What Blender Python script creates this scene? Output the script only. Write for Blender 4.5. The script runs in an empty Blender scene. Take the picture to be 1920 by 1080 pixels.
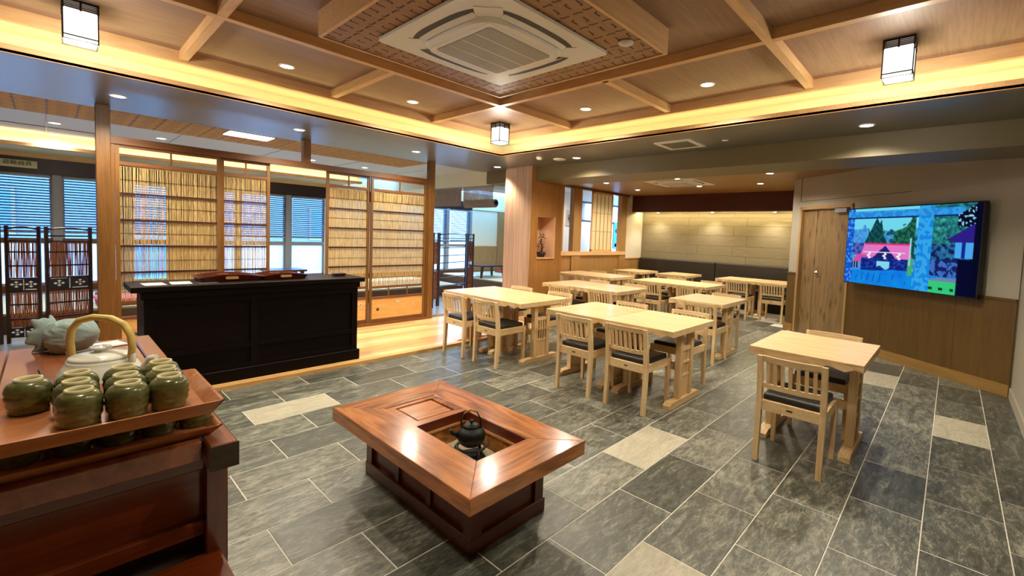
import bpy, bmesh, math, random
from mathutils import Matrix, Vector, noise as mnoise
random.seed(7)
sc = bpy.context.scene
COL = sc.collection
PI = math.pi
def R(d): return math.radians(d)
def lin(c):
    return tuple((v/12.92 if v <= 0.04045 else ((v+0.055)/1.055)**2.4) for v in (c[0]/255, c[1]/255, c[2]/255))
# ------------------------------------------------------------------ camera
cam = bpy.data.cameras.new('camera'); cam_o = bpy.data.objects.new('camera', cam); COL.objects.link(cam_o)
yaw, pit, rol = 0.832, 0.0562, 0.0390
Ry = Matrix(((math.cos(yaw), -math.sin(yaw), 0), (math.sin(yaw), math.cos(yaw), 0), (0, 0, 1)))
Rx = Matrix(((1, 0, 0), (0, math.cos(pit), -math.sin(pit)), (0, math.sin(pit), math.cos(pit))))
Rz = Matrix(((math.cos(rol), -math.sin(rol), 0), (math.sin(rol), math.cos(rol), 0), (0, 0, 1)))
Bm = Matrix(((1, 0, 0), (0, 0, -1), (0, 1, 0)))
Rt = (Rz @ Rx @ Bm @ Ry).transposed()            # camera (right, down, forward) -> world
right, up, back = Rt @ Vector((1, 0, 0)), -(Rt @ Vector((0, 1, 0))), -(Rt @ Vector((0, 0, 1)))
cam_o.matrix_world = Matrix(((right.x, up.x, back.x, 0), (right.y, up.y, back.y, 0), (right.z, up.z, back.z, 1.45), (0, 0, 0, 1)))
cam.sensor_width = 36; cam.lens = 844.39/1920*36
cam.shift_x = (960-1016.06)/1920; cam.shift_y = (488.42-540)/1920
cam.clip_start = 0.02; cam.clip_end = 200
sc.camera = cam_o
# ------------------------------------------------------------------ world, exposure
w = bpy.data.worlds.new('sky'); sc.world = w; w.use_nodes = True
bg = w.node_tree.nodes['Background']; bg.inputs[0].default_value = (0.20, 0.50, 1.0, 1); bg.inputs[1].default_value = 8.0
sun = bpy.data.lights.new('sun', 'SUN'); sun.energy = 11; sun.angle = R(1); sun_o = bpy.data.objects.new('sun', sun); COL.objects.link(sun_o); sun_o.rotation_euler = (R(-3), R(42), 0)
sc.view_settings.view_transform = 'Standard'; sc.view_settings.look = 'None'
sc.view_settings.gamma = 1; sc.view_settings.use_curve_mapping = False
sc.view_settings.exposure = 0.0
try:
    sc.cycles.use_denoising = True
    sc.cycles.max_bounces = 8; sc.cycles.diffuse_bounces = 4; sc.cycles.glossy_bounces = 3; sc.cycles.transmission_bounces = 6; sc.cycles.transparent_max_bounces = 8
    sc.cycles.sample_clamp_indirect = 6
    sc.cycles.caustics_reflective = False; sc.cycles.caustics_refractive = False
except Exception: pass
DL_W, DL_ALC, DL_TAT, LED_S, LANT_S = 125.0, 100.0, 80.0, 14.0, 1.7
WARM = (1.0, 0.89, 0.70); LEDC = (1.0, 0.80, 0.33)
# ------------------------------------------------------------------ materials
MATS = {}
def newmat(name):
    m = bpy.data.materials.new(name); m.use_nodes = True
    nt = m.node_tree; b = nt.nodes['Principled BSDF']; MATS[name] = m
    return m, nt, b
def plain(name, c, rough=0.5, metal=0.0, spec=0.5, var=0.0, bump=0.0, bscale=60, coat=0.0):
    m, nt, b = newmat(name); L = nt.links
    col = lin(c)
    b.inputs['Base Color'].default_value = (*col, 1); b.inputs['Roughness'].default_value = rough
    b.inputs['Metallic'].default_value = metal; b.inputs['Specular IOR Level'].default_value = spec
    b.inputs['Coat Weight'].default_value = coat
    if var or bump:
        tc = nt.nodes.new('ShaderNodeTexCoord'); n = nt.nodes.new('ShaderNodeTexNoise')
        n.inputs['Scale'].default_value = bscale; n.inputs['Detail'].default_value = 5
        L.new(tc.outputs['Object'], n.inputs['Vector'])
        if var:
            r = nt.nodes.new('ShaderNodeValToRGB'); e = r.color_ramp.elements
            e[0].position = .3; e[1].position = .7
            e[0].color = (*[v*(1-var) for v in col], 1); e[1].color = (*[min(1, v*(1+var)) for v in col], 1)
            L.new(n.outputs['Fac'], r.inputs['Fac']); L.new(r.outputs['Color'], b.inputs['Base Color'])
        if bump:
            bp = nt.nodes.new('ShaderNodeBump'); bp.inputs['Strength'].default_value = bump; bp.inputs['Distance'].default_value = .01
            L.new(n.outputs['Fac'], bp.inputs['Height']); L.new(bp.outputs['Normal'], b.inputs['Normal'])
    return m
def wood(name, c1, c2, axis='X', rough=0.4, scale=9.0, stretch=0.08, bands=0.5, rnd=0.12, coat=0.0, bump=0.08, knots=False):
    m, nt, b = newmat(name); L = nt.links; N = nt.nodes
    tc = N.new('ShaderNodeTexCoord'); oi = N.new('ShaderNodeObjectInfo')
    mp = N.new('ShaderNodeMapping'); s = [scale]*3; s['XYZ'.index(axis)] = scale*stretch; mp.inputs['Scale'].default_value = s
    va = N.new('ShaderNodeVectorMath'); va.operation = 'ADD'
    vm = N.new('ShaderNodeVectorMath'); vm.operation = 'SCALE'; vm.inputs[0].default_value = (37, 53, 71)
    L.new(oi.outputs['Random'], vm.inputs['Scale']); L.new(tc.outputs['Object'], mp.inputs['Vector'])
    L.new(mp.outputs['Vector'], va.inputs[0]); L.new(vm.outputs['Vector'], va.inputs[1])
    n1 = N.new('ShaderNodeTexNoise'); n1.inputs['Scale'].default_value = 1.0; n1.inputs['Detail'].default_value = 4; n1.inputs['Distortion'].default_value = .6
    n2 = N.new('ShaderNodeTexNoise'); n2.inputs['Scale'].default_value = 6.0; n2.inputs['Detail'].default_value = 6; n2.inputs['Roughness'].default_value = .7
    L.new(va.outputs['Vector'], n1.inputs['Vector']); L.new(va.outputs['Vector'], n2.inputs['Vector'])
    # ring figure: sine of the broad noise
    mu = N.new('ShaderNodeMath'); mu.operation = 'MULTIPLY'; mu.inputs[1].default_value = 34
    sn = N.new('ShaderNodeMath'); sn.operation = 'SINE'
    L.new(n1.outputs['Fac'], mu.inputs[0]); L.new(mu.outputs[0], sn.inputs[0])
    m1 = N.new('ShaderNodeMath'); m1.operation = 'MULTIPLY_ADD'; m1.inputs[1].default_value = .16*bands; 
    L.new(sn.outputs[0], m1.inputs[0]); L.new(n2.outputs['Fac'], m1.inputs[2])
    m2 = N.new('ShaderNodeMath'); m2.operation = 'MULTIPLY_ADD'; m2.inputs[1].default_value = rnd*2; m2.inputs[2].default_value = -rnd
    L.new(oi.outputs['Random'], m2.inputs[0])
    m3 = N.new('ShaderNodeMath'); m3.operation = 'ADD'; L.new(m1.outputs[0], m3.inputs[0]); L.new(m2.outputs[0], m3.inputs[1])
    r = N.new('ShaderNodeValToRGB'); e = r.color_ramp.elements
    e[0].position = .22; e[1].position = .78; e[0].color = (*lin(c1), 1); e[1].color = (*lin(c2), 1)
    L.new(m3.outputs[0], r.inputs['Fac']); out = r.outputs['Color']
    if knots:
        mp2 = N.new('ShaderNodeMapping'); s2 = [7]*3; s2['XYZ'.index(axis)] = 2.2; mp2.inputs['Scale'].default_value = s2
        L.new(tc.outputs['Object'], mp2.inputs['Vector'])
        vo = N.new('ShaderNodeTexVoronoi'); vo.inputs['Scale'].default_value = 1.3; L.new(mp2.outputs['Vector'], vo.inputs['Vector'])
        r2 = N.new('ShaderNodeValToRGB'); r2.color_ramp.elements[0].position = .08; r2.color_ramp.elements[1].position = .3
        r2.color_ramp.elements[0].color = (.5, .46, .42, 1); r2.color_ramp.elements[1].color = (1, 1, 1, 1)
        L.new(vo.outputs['Distance'], r2.inputs['Fac'])
        mx = N.new('ShaderNodeMix'); mx.data_type = 'RGBA'; mx.blend_type = 'MULTIPLY'; mx.inputs['Factor'].default_value = 1
        L.new(out, mx.inputs['A']); L.new(r2.outputs['Color'], mx.inputs['B']); out = mx.outputs['Result']
    L.new(out, b.inputs['Base Color'])
    b.inputs['Roughness'].default_value = rough; b.inputs['Coat Weight'].default_value = coat; b.inputs['Coat Roughness'].default_value = .12
    if bump:
        bp = N.new('ShaderNodeBump'); bp.inputs['Strength'].default_value = bump; bp.inputs['Distance'].default_value = .004
        L.new(m1.outputs[0], bp.inputs['Height']); L.new(bp.outputs['Normal'], b.inputs['Normal'])
    return m
def emit(name, c, s, linear=False):
    m = bpy.data.materials.new(name); m.use_nodes = True; nt = m.node_tree; nt.nodes.clear()
    e = nt.nodes.new('ShaderNodeEmission'); o = nt.nodes.new('ShaderNodeOutputMaterial')
    e.inputs[0].default_value = (*(c if linear else lin(c)), 1); e.inputs[1].default_value = s
    nt.links.new(e.outputs[0], o.inputs[0]); MATS[name] = m
    return m
def slate(name, ca, cb, cc):
    m, nt, b = newmat(name); L = nt.links; N = nt.nodes
    tc = N.new('ShaderNodeTexCoord'); oi = N.new('ShaderNodeObjectInfo')
    vm = N.new('ShaderNodeVectorMath'); vm.operation = 'SCALE'; vm.inputs[0].default_value = (91, 47, 63); L.new(oi.outputs['Random'], vm.inputs['Scale'])
    rot = N.new('ShaderNodeMapping'); rot.inputs['Scale'].default_value = (.8, 2.6, 1)
    cr = N.new('ShaderNodeCombineXYZ'); ml = N.new('ShaderNodeMath'); ml.operation = 'MULTIPLY'; ml.inputs[1].default_value = 2.6
    L.new(oi.outputs['Random'], ml.inputs[0]); L.new(ml.outputs[0], cr.inputs['Z']); L.new(cr.outputs[0], rot.inputs['Rotation'])
    L.new(tc.outputs['Object'], rot.inputs['Vector'])
    va = N.new('ShaderNodeVectorMath'); va.operation = 'ADD'; L.new(rot.outputs[0], va.inputs[0]); L.new(vm.outputs[0], va.inputs[1])
    n1 = N.new('ShaderNodeTexNoise'); n1.inputs['Scale'].default_value = 4.0; n1.inputs['Detail'].default_value = 8; n1.inputs['Roughness'].default_value = .72; n1.inputs['Distortion'].default_value = 1.6
    n2 = N.new('ShaderNodeTexNoise'); n2.inputs['Scale'].default_value = 22; n2.inputs['Detail'].default_value = 7; n2.inputs['Roughness'].default_value = .75; n2.inputs['Distortion'].default_value = .8
    L.new(va.outputs[0], n1.inputs['Vector']); L.new(va.outputs[0], n2.inputs['Vector'])
    ad = N.new('ShaderNodeMath'); ad.operation = 'MULTIPLY_ADD'; ad.inputs[1].default_value = .55; L.new(n2.outputs['Fac'], ad.inputs[0])
    hf = N.new('ShaderNodeMath'); hf.operation = 'MULTIPLY'; hf.inputs[1].default_value = .55; L.new(n1.outputs['Fac'], hf.inputs[0]); L.new(hf.outputs[0], ad.inputs[2])
    m2 = N.new('ShaderNodeMath'); m2.operation = 'MULTIPLY_ADD'; m2.inputs[1].default_value = .11; m2.inputs[2].default_value = -.055; L.new(oi.outputs['Random'], m2.inputs[0])
    m3 = N.new('ShaderNodeMath'); m3.operation = 'ADD'; L.new(ad.outputs[0], m3.inputs[0]); L.new(m2.outputs[0], m3.inputs[1])
    r = N.new('ShaderNodeValToRGB'); e = r.color_ramp.elements
    e[0].position = .36; e[0].color = (*lin(ca), 1); e[1].position = .72; e[1].color = (*lin(cc), 1)
    x = e.new(.54); x.color = (*lin(cb), 1)
    L.new(m3.outputs[0], r.inputs['Fac']); L.new(r.outputs['Color'], b.inputs['Base Color'])
    rr = N.new('ShaderNodeMapRange'); rr.inputs['To Min'].default_value = .22; rr.inputs['To Max'].default_value = .5
    L.new(n2.outputs['Fac'], rr.inputs['Value']); L.new(rr.outputs[0], b.inputs['Roughness'])
    bp = N.new('ShaderNodeBump'); bp.inputs['Strength'].default_value = .25; bp.inputs['Distance'].default_value = .006
    L.new(ad.outputs[0], bp.inputs['Height']); L.new(bp.outputs['Normal'], b.inputs['Normal'])
    return m
def glass_sheet(name, tint=(1, 1, 1), frost=0.0):
    m = bpy.data.materials.new(name); m.use_nodes = True; nt = m.node_tree; N = nt.nodes; N.clear(); L = nt.links
    o = N.new('ShaderNodeOutputMaterial'); g = N.new('ShaderNodeBsdfGlossy'); g.inputs['Roughness'].default_value = .02
    t = N.new('ShaderNodeBsdfTransparent'); t.inputs[0].default_value = (*tint, 1)
    fr = N.new('ShaderNodeFresnel'); fr.inputs[0].default_value = 1.45
    mx = N.new('ShaderNodeMixShader'); L.new(fr.outputs[0], mx.inputs[0]); L.new(t.outputs[0], mx.inputs[1]); L.new(g.outputs[0], mx.inputs[2])
    res = mx.outputs[0]
    if frost:
        d = N.new('ShaderNodeBsdfTranslucent'); d.inputs[0].default_value = (.95, .97, 1, 1)
        m2 = N.new('ShaderNodeMixShader'); m2.inputs[0].default_value = frost; L.new(res, m2.inputs[1]); L.new(d.outputs[0], m2.inputs[2]); res = m2.outputs[0]
    L.new(res, o.inputs[0]); MATS[name] = m
    return m
def thin(name, c, tl=0.5, streak=True):
    m = bpy.data.materials.new(name); m.use_nodes = True; nt = m.node_tree; N = nt.nodes; N.clear(); L = nt.links
    o = N.new('ShaderNodeOutputMaterial'); d = N.new('ShaderNodeBsdfDiffuse'); t = N.new('ShaderNodeBsdfTranslucent')
    tc = N.new('ShaderNodeTexCoord'); n = N.new('ShaderNodeTexNoise'); mp = N.new('ShaderNodeMapping'); mp.inputs['Scale'].default_value = (220, 220, 9)
    L.new(tc.outputs['Object'], mp.inputs[0]); L.new(mp.outputs[0], n.inputs['Vector']); n.inputs['Scale'].default_value = 1
    r = N.new('ShaderNodeValToRGB'); e = r.color_ramp.elements; e[0].position = .35; e[1].position = .65
    cl = lin(c); e[0].color = (*[v*(.6 if streak else .97) for v in cl], 1); e[1].color = (*[min(1, v*(1.25 if streak else 1.02)) for v in cl], 1)
    L.new(n.outputs['Fac'], r.inputs[0]); L.new(r.outputs[0], d.inputs[0]); L.new(r.outputs[0], t.inputs[0])
    mx = N.new('ShaderNodeMixShader'); mx.inputs[0].default_value = tl; L.new(d.outputs[0], mx.inputs[1]); L.new(t.outputs[0], mx.inputs[2])
    L.new(mx.outputs[0], o.inputs[0]); MATS[name] = m
    return m
ASH1, ASH2 = (202, 166, 114), (232, 204, 158)
M = dict(
 ash_y=wood('ash_y', ASH1, ASH2, 'Y', .34, 10, bands=.7, coat=.15), ash_x=wood('ash_x', ASH1, ASH2, 'X', .38, 12), ash_z=wood('ash_z', ASH1, ASH2, 'Z', .38, 12),
 bark=wood('bark', (74, 38, 18), (132, 78, 40), 'Y', .6, 14, stretch=.3, bump=.6),
 seat=plain('seat', (26, 25, 23), .45, var=.25, bump=.2, bscale=90),
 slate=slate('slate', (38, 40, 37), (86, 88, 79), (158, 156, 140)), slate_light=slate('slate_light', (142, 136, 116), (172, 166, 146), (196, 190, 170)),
 grout=plain('grout', (206, 203, 190), .8, var=.12, bscale=30),
 pine=wood('pine', (210, 164, 104), (238, 202, 146), 'X', .28, 9, coat=.25, rnd=.3), pine_edge=wood('pine_edge', (190, 140, 78), (216, 170, 104), 'X', .4, 9),
 darkwood=wood('darkwood', (10, 4, 2), (20, 8, 5), 'X', .45, 8, bump=.03), darkwood_z=wood('darkwood_z', (10, 4, 2), (20, 8, 5), 'Z', .45, 8, bump=.03),
 keyaki=wood('keyaki', (124, 66, 24), (194, 122, 62), 'Y', .24, 7, stretch=.12, bands=1.0, coat=.5, bump=.03), keyaki_x=wood('keyaki_x', (124, 66, 24), (194, 122, 62), 'X', .24, 7, stretch=.12, bands=1.0, coat=.5, bump=.03),
 keyaki_d=wood('keyaki_d', (78, 26, 9), (112, 44, 17), 'X', .3, 9, coat=.3, bump=.03),
 redwood=wood('redwood', (84, 30, 9), (128, 56, 20), 'X', .22, 7, coat=.4, bump=.03), redwood_y=wood('redwood_y', (112, 58, 34), (158, 94, 60), 'Y', .24, 7, coat=.4, bump=.03),
 redwood_z=wood('redwood_z', (70, 22, 8), (98, 38, 13), 'Z', .25, 7, coat=.4, bump=.03), endgrain=plain('endgrain', (52, 38, 20), .6, var=.3, bscale=40),
 tray=wood('tray', (160, 96, 54), (198, 130, 82), 'X', .25, 8, coat=.3, bump=.02),
 coffer_x=wood('coffer_x', (130, 100, 78), (164, 132, 106), 'X', .5, 10, stretch=.06, bands=.35, rnd=.05), coffer_y=wood('coffer_y', (130, 100, 78), (164, 132, 106), 'Y', .5, 10, stretch=.06, bands=.35, rnd=.05),
 batten_x=wood('batten_x', (206, 160, 108), (230, 190, 140), 'X', .45, 10), batten_y=wood('batten_y', (206, 160, 108), (230, 190, 140), 'Y', .45, 10),
 soffit=plain('soffit', (100, 100, 96), .32, var=.05, bump=.1, bscale=70, spec=1.0),
 beam=plain('beam', (104, 92, 60), .5, var=.05, bump=.1, bscale=60),
 alcove_ceil=wood('alcove_ceil', (130, 92, 48), (156, 116, 66), 'Y', .4, 6, rnd=.03), white_paint=plain('white_paint', (212, 206, 192), .6, var=.03, bump=.05, bscale=80),
 wall_paint=plain('wall_paint', (166, 160, 144), .6, var=.03, bump=.08, bscale=90),
 wainscot=wood('wainscot', (84, 62, 24), (106, 79, 35), 'Z', .4, 7, rnd=.06), wains_light=wood('wains_light', (146, 108, 60), (172, 132, 82), 'Z', .4, 7, rnd=.06),
 base_x=wood('base_x', (128, 96, 46), (158, 122, 68), 'X', .4, 8), col_z=wood('col_z', (142, 112, 90), (190, 158, 134), 'Z', .38, 12, stretch=.02, bands=.7),
 niche_wood=wood('niche_wood', (146, 98, 46), (174, 124, 66), 'Z', .4, 7), niche_in=plain('niche_in', (206, 164, 132), .7),
 door_wood=wood('door_wood', (104, 82, 52), (154, 126, 86), 'Z', .45, 7, stretch=.08, bands=.5, knots=True), frame_z=wood('frame_z', (150, 118, 74), (178, 144, 96), 'Z', .45, 9),
 dark_header=wood('dark_header', (56, 18, 8), (78, 30, 14), 'Y', .35, 6), wallpanel=None,
 post=wood('post', (94, 60, 20), (122, 82, 34), 'Z', .4, 9), post_x=wood('post_x', (92, 54, 24), (118, 72, 34), 'X', .4, 9), bar=wood('bar', (46, 20, 12), (66, 30, 18), 'X', .4, 9),
 reed=thin('reed', (216, 188, 132), .45), sudare=thin('sudare', (188, 172, 158), .45), rush=thin('rush', (150, 92, 62), .12),
 bamboo=plain('bamboo', (206, 178, 108), .35, coat=.2), lacquer=plain('lacquer', (40, 16, 14), .3), black=plain('black', (14, 13, 13), .4), navy=plain('navy', (24, 24, 34), .5),
 ac=plain('ac', (244, 242, 234), .4), ac_grey=plain('ac_grey', (136, 132, 118), .5), ac_dark=plain('ac_dark', (34, 30, 24), .5), louver=plain('louver', (248, 246, 240), .4),
 pattern=wood('pattern', (138, 98, 58), (166, 124, 80), 'X', .5, 10), pattern_pale=wood('pattern_pale', (176, 122, 50), (204, 152, 76), 'X', .9, 10), stroke=plain('stroke', (72, 36, 20), .6),
 iron=plain('iron', (26, 30, 27), .42, metal=.6, bump=.15, bscale=200), ironblack=plain('ironblack', (14, 14, 14), .5, metal=.4), ash=plain('ash', (226, 212, 178), .9, bump=.3, bscale=40),
 brass=wood('brass', (40, 16, 6), (238, 158, 58), 'X', .35, 5, stretch=.6, bands=.2), copper=plain('copper', (206, 150, 100), .3, metal=.3), wicker=plain('wicker', (176, 132, 78), .5),
 porcelain=plain('porcelain', (238, 240, 228), .18, coat=.4), cup=plain('cup', (92, 94, 50), .25, var=.35, bump=.1, bscale=50, coat=.5), cup_foot=plain('cup_foot', (206, 196, 150), .6),
 cane=plain('cane', (226, 198, 116), .4, var=.1, bscale=30), cloth=plain('cloth', (150, 172, 170), .85, bump=.25, bscale=120), white=plain('white', (226, 226, 222), .5),
 blind=thin('blind', (150, 168, 190), .35), alu=plain('alu', (150, 152, 156), .4, metal=.3), tatami=plain('tatami', (190, 196, 172), .7, var=.08, bscale=120), tatami_edge=plain('tatami_edge', (96, 66, 40), .5),
 grey_floor=plain('grey_floor', (150, 150, 150), .3), tat_ceil=plain('tat_ceil', (208, 206, 204), .6), red=plain('red', (176, 40, 60), .8), teal=plain('teal', (60, 150, 150), .8), dgreen=plain('dgreen', (22, 50, 44), .7), pink=plain('pink', (214, 96, 130), .8),
 glass=glass_sheet('glass'), frosted=glass_sheet('frosted', frost=.5), tumbler=None, shoji=thin('shoji', (244, 226, 186), .55, False), cream=plain('cream', (222, 214, 184), .6),
 paper=plain('paper', (216, 196, 186), .6), leaf=plain('leaf', (40, 62, 26), .5), pot=plain('pot', (40, 30, 26), .3), blue=plain('blue', (40, 150, 200), .4), steel=plain('steel', (190, 186, 176), .3, metal=1.0),
 pane_blue=plain('pane_blue', (88, 136, 196), .2), frost_cyan=glass_sheet('frost_cyan', (.30, .85, 1.0), .12), concrete=plain('concrete', (112, 136, 170), .8), snow=plain('snow', (232, 238, 245), .8), roofgrey=plain('roofgrey', (226, 232, 238), .6), plastic=plain('plastic', (226, 222, 210), .4),
 lens=emit('lens', (1.0, .88, .68), 16, True), lens_t=emit('lens_t', (1.0, .93, .85), 12, True), led=emit('led', LEDC, LED_S, True), led_b=emit('led_b', (1.0, .80, .40), 85, True), led_a=emit('led_a', (1.0, .78, .36), 40, True), lantern=emit('lantern', (1.0, .93, .82), LANT_S, True), panel_l=emit('panel_l', (.95, .98, 1.0), 4, True),
 bezel=plain('bezel', (10, 10, 14), .25), print_w=plain('print_w', (222, 226, 232), .5), ink=plain('ink', (40, 40, 30), .6), signplate=plain('signplate', (206, 200, 160), .5), bench=plain('bench', (40, 33, 25), .5, var=.2, bump=.15, bscale=40),
)
def panel_material():
    m, nt, b = newmat('wallpanel'); L = nt.links; N = nt.nodes
    tc = N.new('ShaderNodeTexCoord'); mp = N.new('ShaderNodeMapping'); mp.inputs['Scale'].default_value = (1, 3, 60)
    n = N.new('ShaderNodeTexNoise'); n.inputs['Scale'].default_value = 1.5; n.inputs['Detail'].default_value = 6; n.inputs['Roughness'].default_value = .7
    L.new(tc.outputs['Object'], mp.inputs[0]); L.new(mp.outputs[0], n.inputs['Vector'])
    r = N.new('ShaderNodeValToRGB'); e = r.color_ramp.elements; e[0].position = .3; e[1].position = .7; e[0].color = (*lin((118, 107, 82)), 1); e[1].color = (*lin((142, 131, 104)), 1)
    L.new(n.outputs['Fac'], r.inputs[0]); L.new(r.outputs[0], b.inputs['Base Color']); b.inputs['Roughness'].default_value = .7
    bp = N.new('ShaderNodeBump'); bp.inputs['Strength'].default_value = .5; bp.inputs['Distance'].default_value = .006; L.new(n.outputs['Fac'], bp.inputs['Height']); L.new(bp.outputs[0], b.inputs['Normal'])
    return m
for k_ in ('darkwood', 'darkwood_z'): M[k_].node_tree.nodes['Principled BSDF'].inputs['Specular IOR Level'].default_value = .12
M['wallpanel'] = panel_material()
def clear_glass():
    m, nt, b = newmat('tumbler'); b.inputs['Transmission Weight'].default_value = 1; b.inputs['Roughness'].default_value = .02; b.inputs['IOR'].default_value = 1.2
    b.inputs['Base Color'].default_value = (.95, .97, .96, 1)
    return m
M['tumbler'] = clear_glass()
# ------------------------------------------------------------------ geometry helpers
def bmn(): return bmesh.new()
def box(bm, x0, x1, y0, y1, z0, z1, mi=0, mat=None):
    vs = [bm.verts.new(p) for p in ((x0, y0, z0), (x1, y0, z0), (x1, y1, z0), (x0, y1, z0), (x0, y0, z1), (x1, y0, z1), (x1, y1, z1), (x0, y1, z1))]
    if mat:
        for v in vs: v.co = mat @ v.co
    fs = [bm.faces.new([vs[i] for i in f]) for f in ((3, 2, 1, 0), (4, 5, 6, 7), (0, 1, 5, 4), (1, 2, 6, 5), (2, 3, 7, 6), (3, 0, 4, 7))]
    for f in fs: f.material_index = mi
    return vs
def bx(*a):
    bm = bmn(); box(bm, *a); return bm
def hexa(bm, b4, t4):          # general block from bottom and top quads (ccw from above)
    vs = [bm.verts.new(p) for p in b4] + [bm.verts.new(p) for p in t4]
    for f in ((3, 2, 1, 0), (4, 5, 6, 7), (0, 1, 5, 4), (1, 2, 6, 5), (2, 3, 7, 6), (3, 0, 4, 7)): bm.faces.new([vs[i] for i in f])
def bev(bm, w, seg=1):
    bmesh.ops.bevel(bm, geom=list(bm.edges), offset=w, segments=seg, affect='EDGES', profile=.5); return bm
def lathe(bm, prof, n=24, c=(0, 0, 0), mi=0, axis=None, cap=True):
    rings = []
    for r, z in prof:
        ring = []
        for i in range(n):
            a = 2*PI*i/n; p = Vector((r*math.cos(a), r*math.sin(a), z))
            if axis: p = axis @ p
            ring.append(bm.verts.new(p+Vector(c)))
        rings.append(ring)
    for k in range(len(rings)-1):
        for i in range(n):
            f = bm.faces.new((rings[k][i], rings[k][(i+1) % n], rings[k+1][(i+1) % n], rings[k+1][i])); f.smooth = True; f.material_index = mi
    for ring, fl in ((rings[0], True), (rings[-1], False)) if cap else ():
        try:
            f = bm.faces.new(list(reversed(ring)) if fl else ring); f.material_index = mi
        except ValueError: pass
def tube(bm, pts, r, n=8, mi=0, cap=True):
    pts = [Vector(p) for p in pts]; rings = []; prev = None
    for i, p in enumerate(pts):
        t = (pts[min(i+1, len(pts)-1)]-pts[max(i-1, 0)]).normalized()
        a = prev if prev is not None else (Vector((0, 0, 1)) if abs(t.z) < .9 else Vector((1, 0, 0)))
        u = (a-t*a.dot(t)).normalized(); v = t.cross(u); prev = u
        rr = r[i] if isinstance(r, (list, tuple)) else r
        rings.append([bm.verts.new(p+(u*math.cos(2*PI*k/n)+v*math.sin(2*PI*k/n))*rr) for k in range(n)])
    for a, b in zip(rings, rings[1:]):
        for k in range(n):
            f = bm.faces.new((a[k], a[(k+1) % n], b[(k+1) % n], b[k])); f.smooth = True; f.material_index = mi
    if cap:
        bm.faces.new(list(reversed(rings[0]))).material_index = mi; bm.faces.new(rings[-1]).material_index = mi
def mesh(name, bm):
    bmesh.ops.recalc_face_normals(bm, faces=list(bm.faces))
    me = bpy.data.meshes.new(name); bm.to_mesh(me); bm.free(); return me
def link(name, me, mats, parent=None, loc=None, rz=None):
    if mats is not None:
        me.materials.clear()
        for m in (mats if isinstance(mats, (list, tuple)) else [mats]): me.materials.append(M[m] if isinstance(m, str) else m)
    o = bpy.data.objects.new(name, me); COL.objects.link(o)
    if parent: o.parent = parent
    if loc is not None: o.location = loc
    if rz is not None: o.rotation_euler.z = rz
    return o
def obj(name, bm, mats, parent=None, loc=None, rz=None): return link(name, mesh(name, bm), mats, parent, loc, rz)
def tag(o, label, cat, group=None):
    o['label'] = label; o['category'] = cat
    if group: o['group'] = group
    return o
def thing(name, label, cat, loc=(0, 0, 0), rz=0, group=None):
    o = bpy.data.objects.new(name, None); o.empty_display_size = .1; COL.objects.link(o); o.location = loc; o.rotation_euler.z = rz
    return tag(o, label, cat, group)
def struct(name, bm, mats, loc=None, rz=None):
    o = obj(name, bm, mats, None, loc, rz); o['kind'] = 'structure'; return o
def sgroup(name, loc=(0, 0, 0), rz=0):
    o = bpy.data.objects.new(name, None); COL.objects.link(o); o.location = loc; o.rotation_euler.z = rz; o['kind'] = 'structure'; return o
def stuff(o): o['kind'] = 'stuff'; return o
def dup(o, parent=None):
    c = o.copy(); COL.objects.link(c)
    if parent: c.parent = parent
    for ch in list(o.children): dup(ch, c)
    return c
def place(o, loc, rz=0, label=None, group=None):
    c = dup(o); c.location = loc; c.rotation_euler.z = rz
    if label: c['label'] = label
    if group: c['group'] = group
    return c
def lamp(name, kind, loc, energy, color, parent=None, **kw):
    l = bpy.data.lights.new(name, kind); l.energy = energy; l.color = color
    for k, v in kw.items(): setattr(l, k, v)
    o = bpy.data.objects.new(name, l); COL.objects.link(o); o.location = loc
    if parent: o.parent = parent
    return o
def chamfer_poly(bm, pts, z0, z1, mi=0):   # vertical prism from an xy outline
    lo = [bm.verts.new((x, y, z0)) for x, y in pts]; hi = [bm.verts.new((x, y, z1)) for x, y in pts]; n = len(pts)
    bm.faces.new(list(reversed(lo))).material_index = mi; bm.faces.new(hi).material_index = mi
    for i in range(n): bm.faces.new((lo[i], lo[(i+1) % n], hi[(i+1) % n], hi[i])).material_index = mi
# ================================================================== SETTING
CZ = 2.55
floor = struct('floor', bx(-4, 13, -3.4, 12.5, -.3, -.0015), 'grout')
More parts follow.
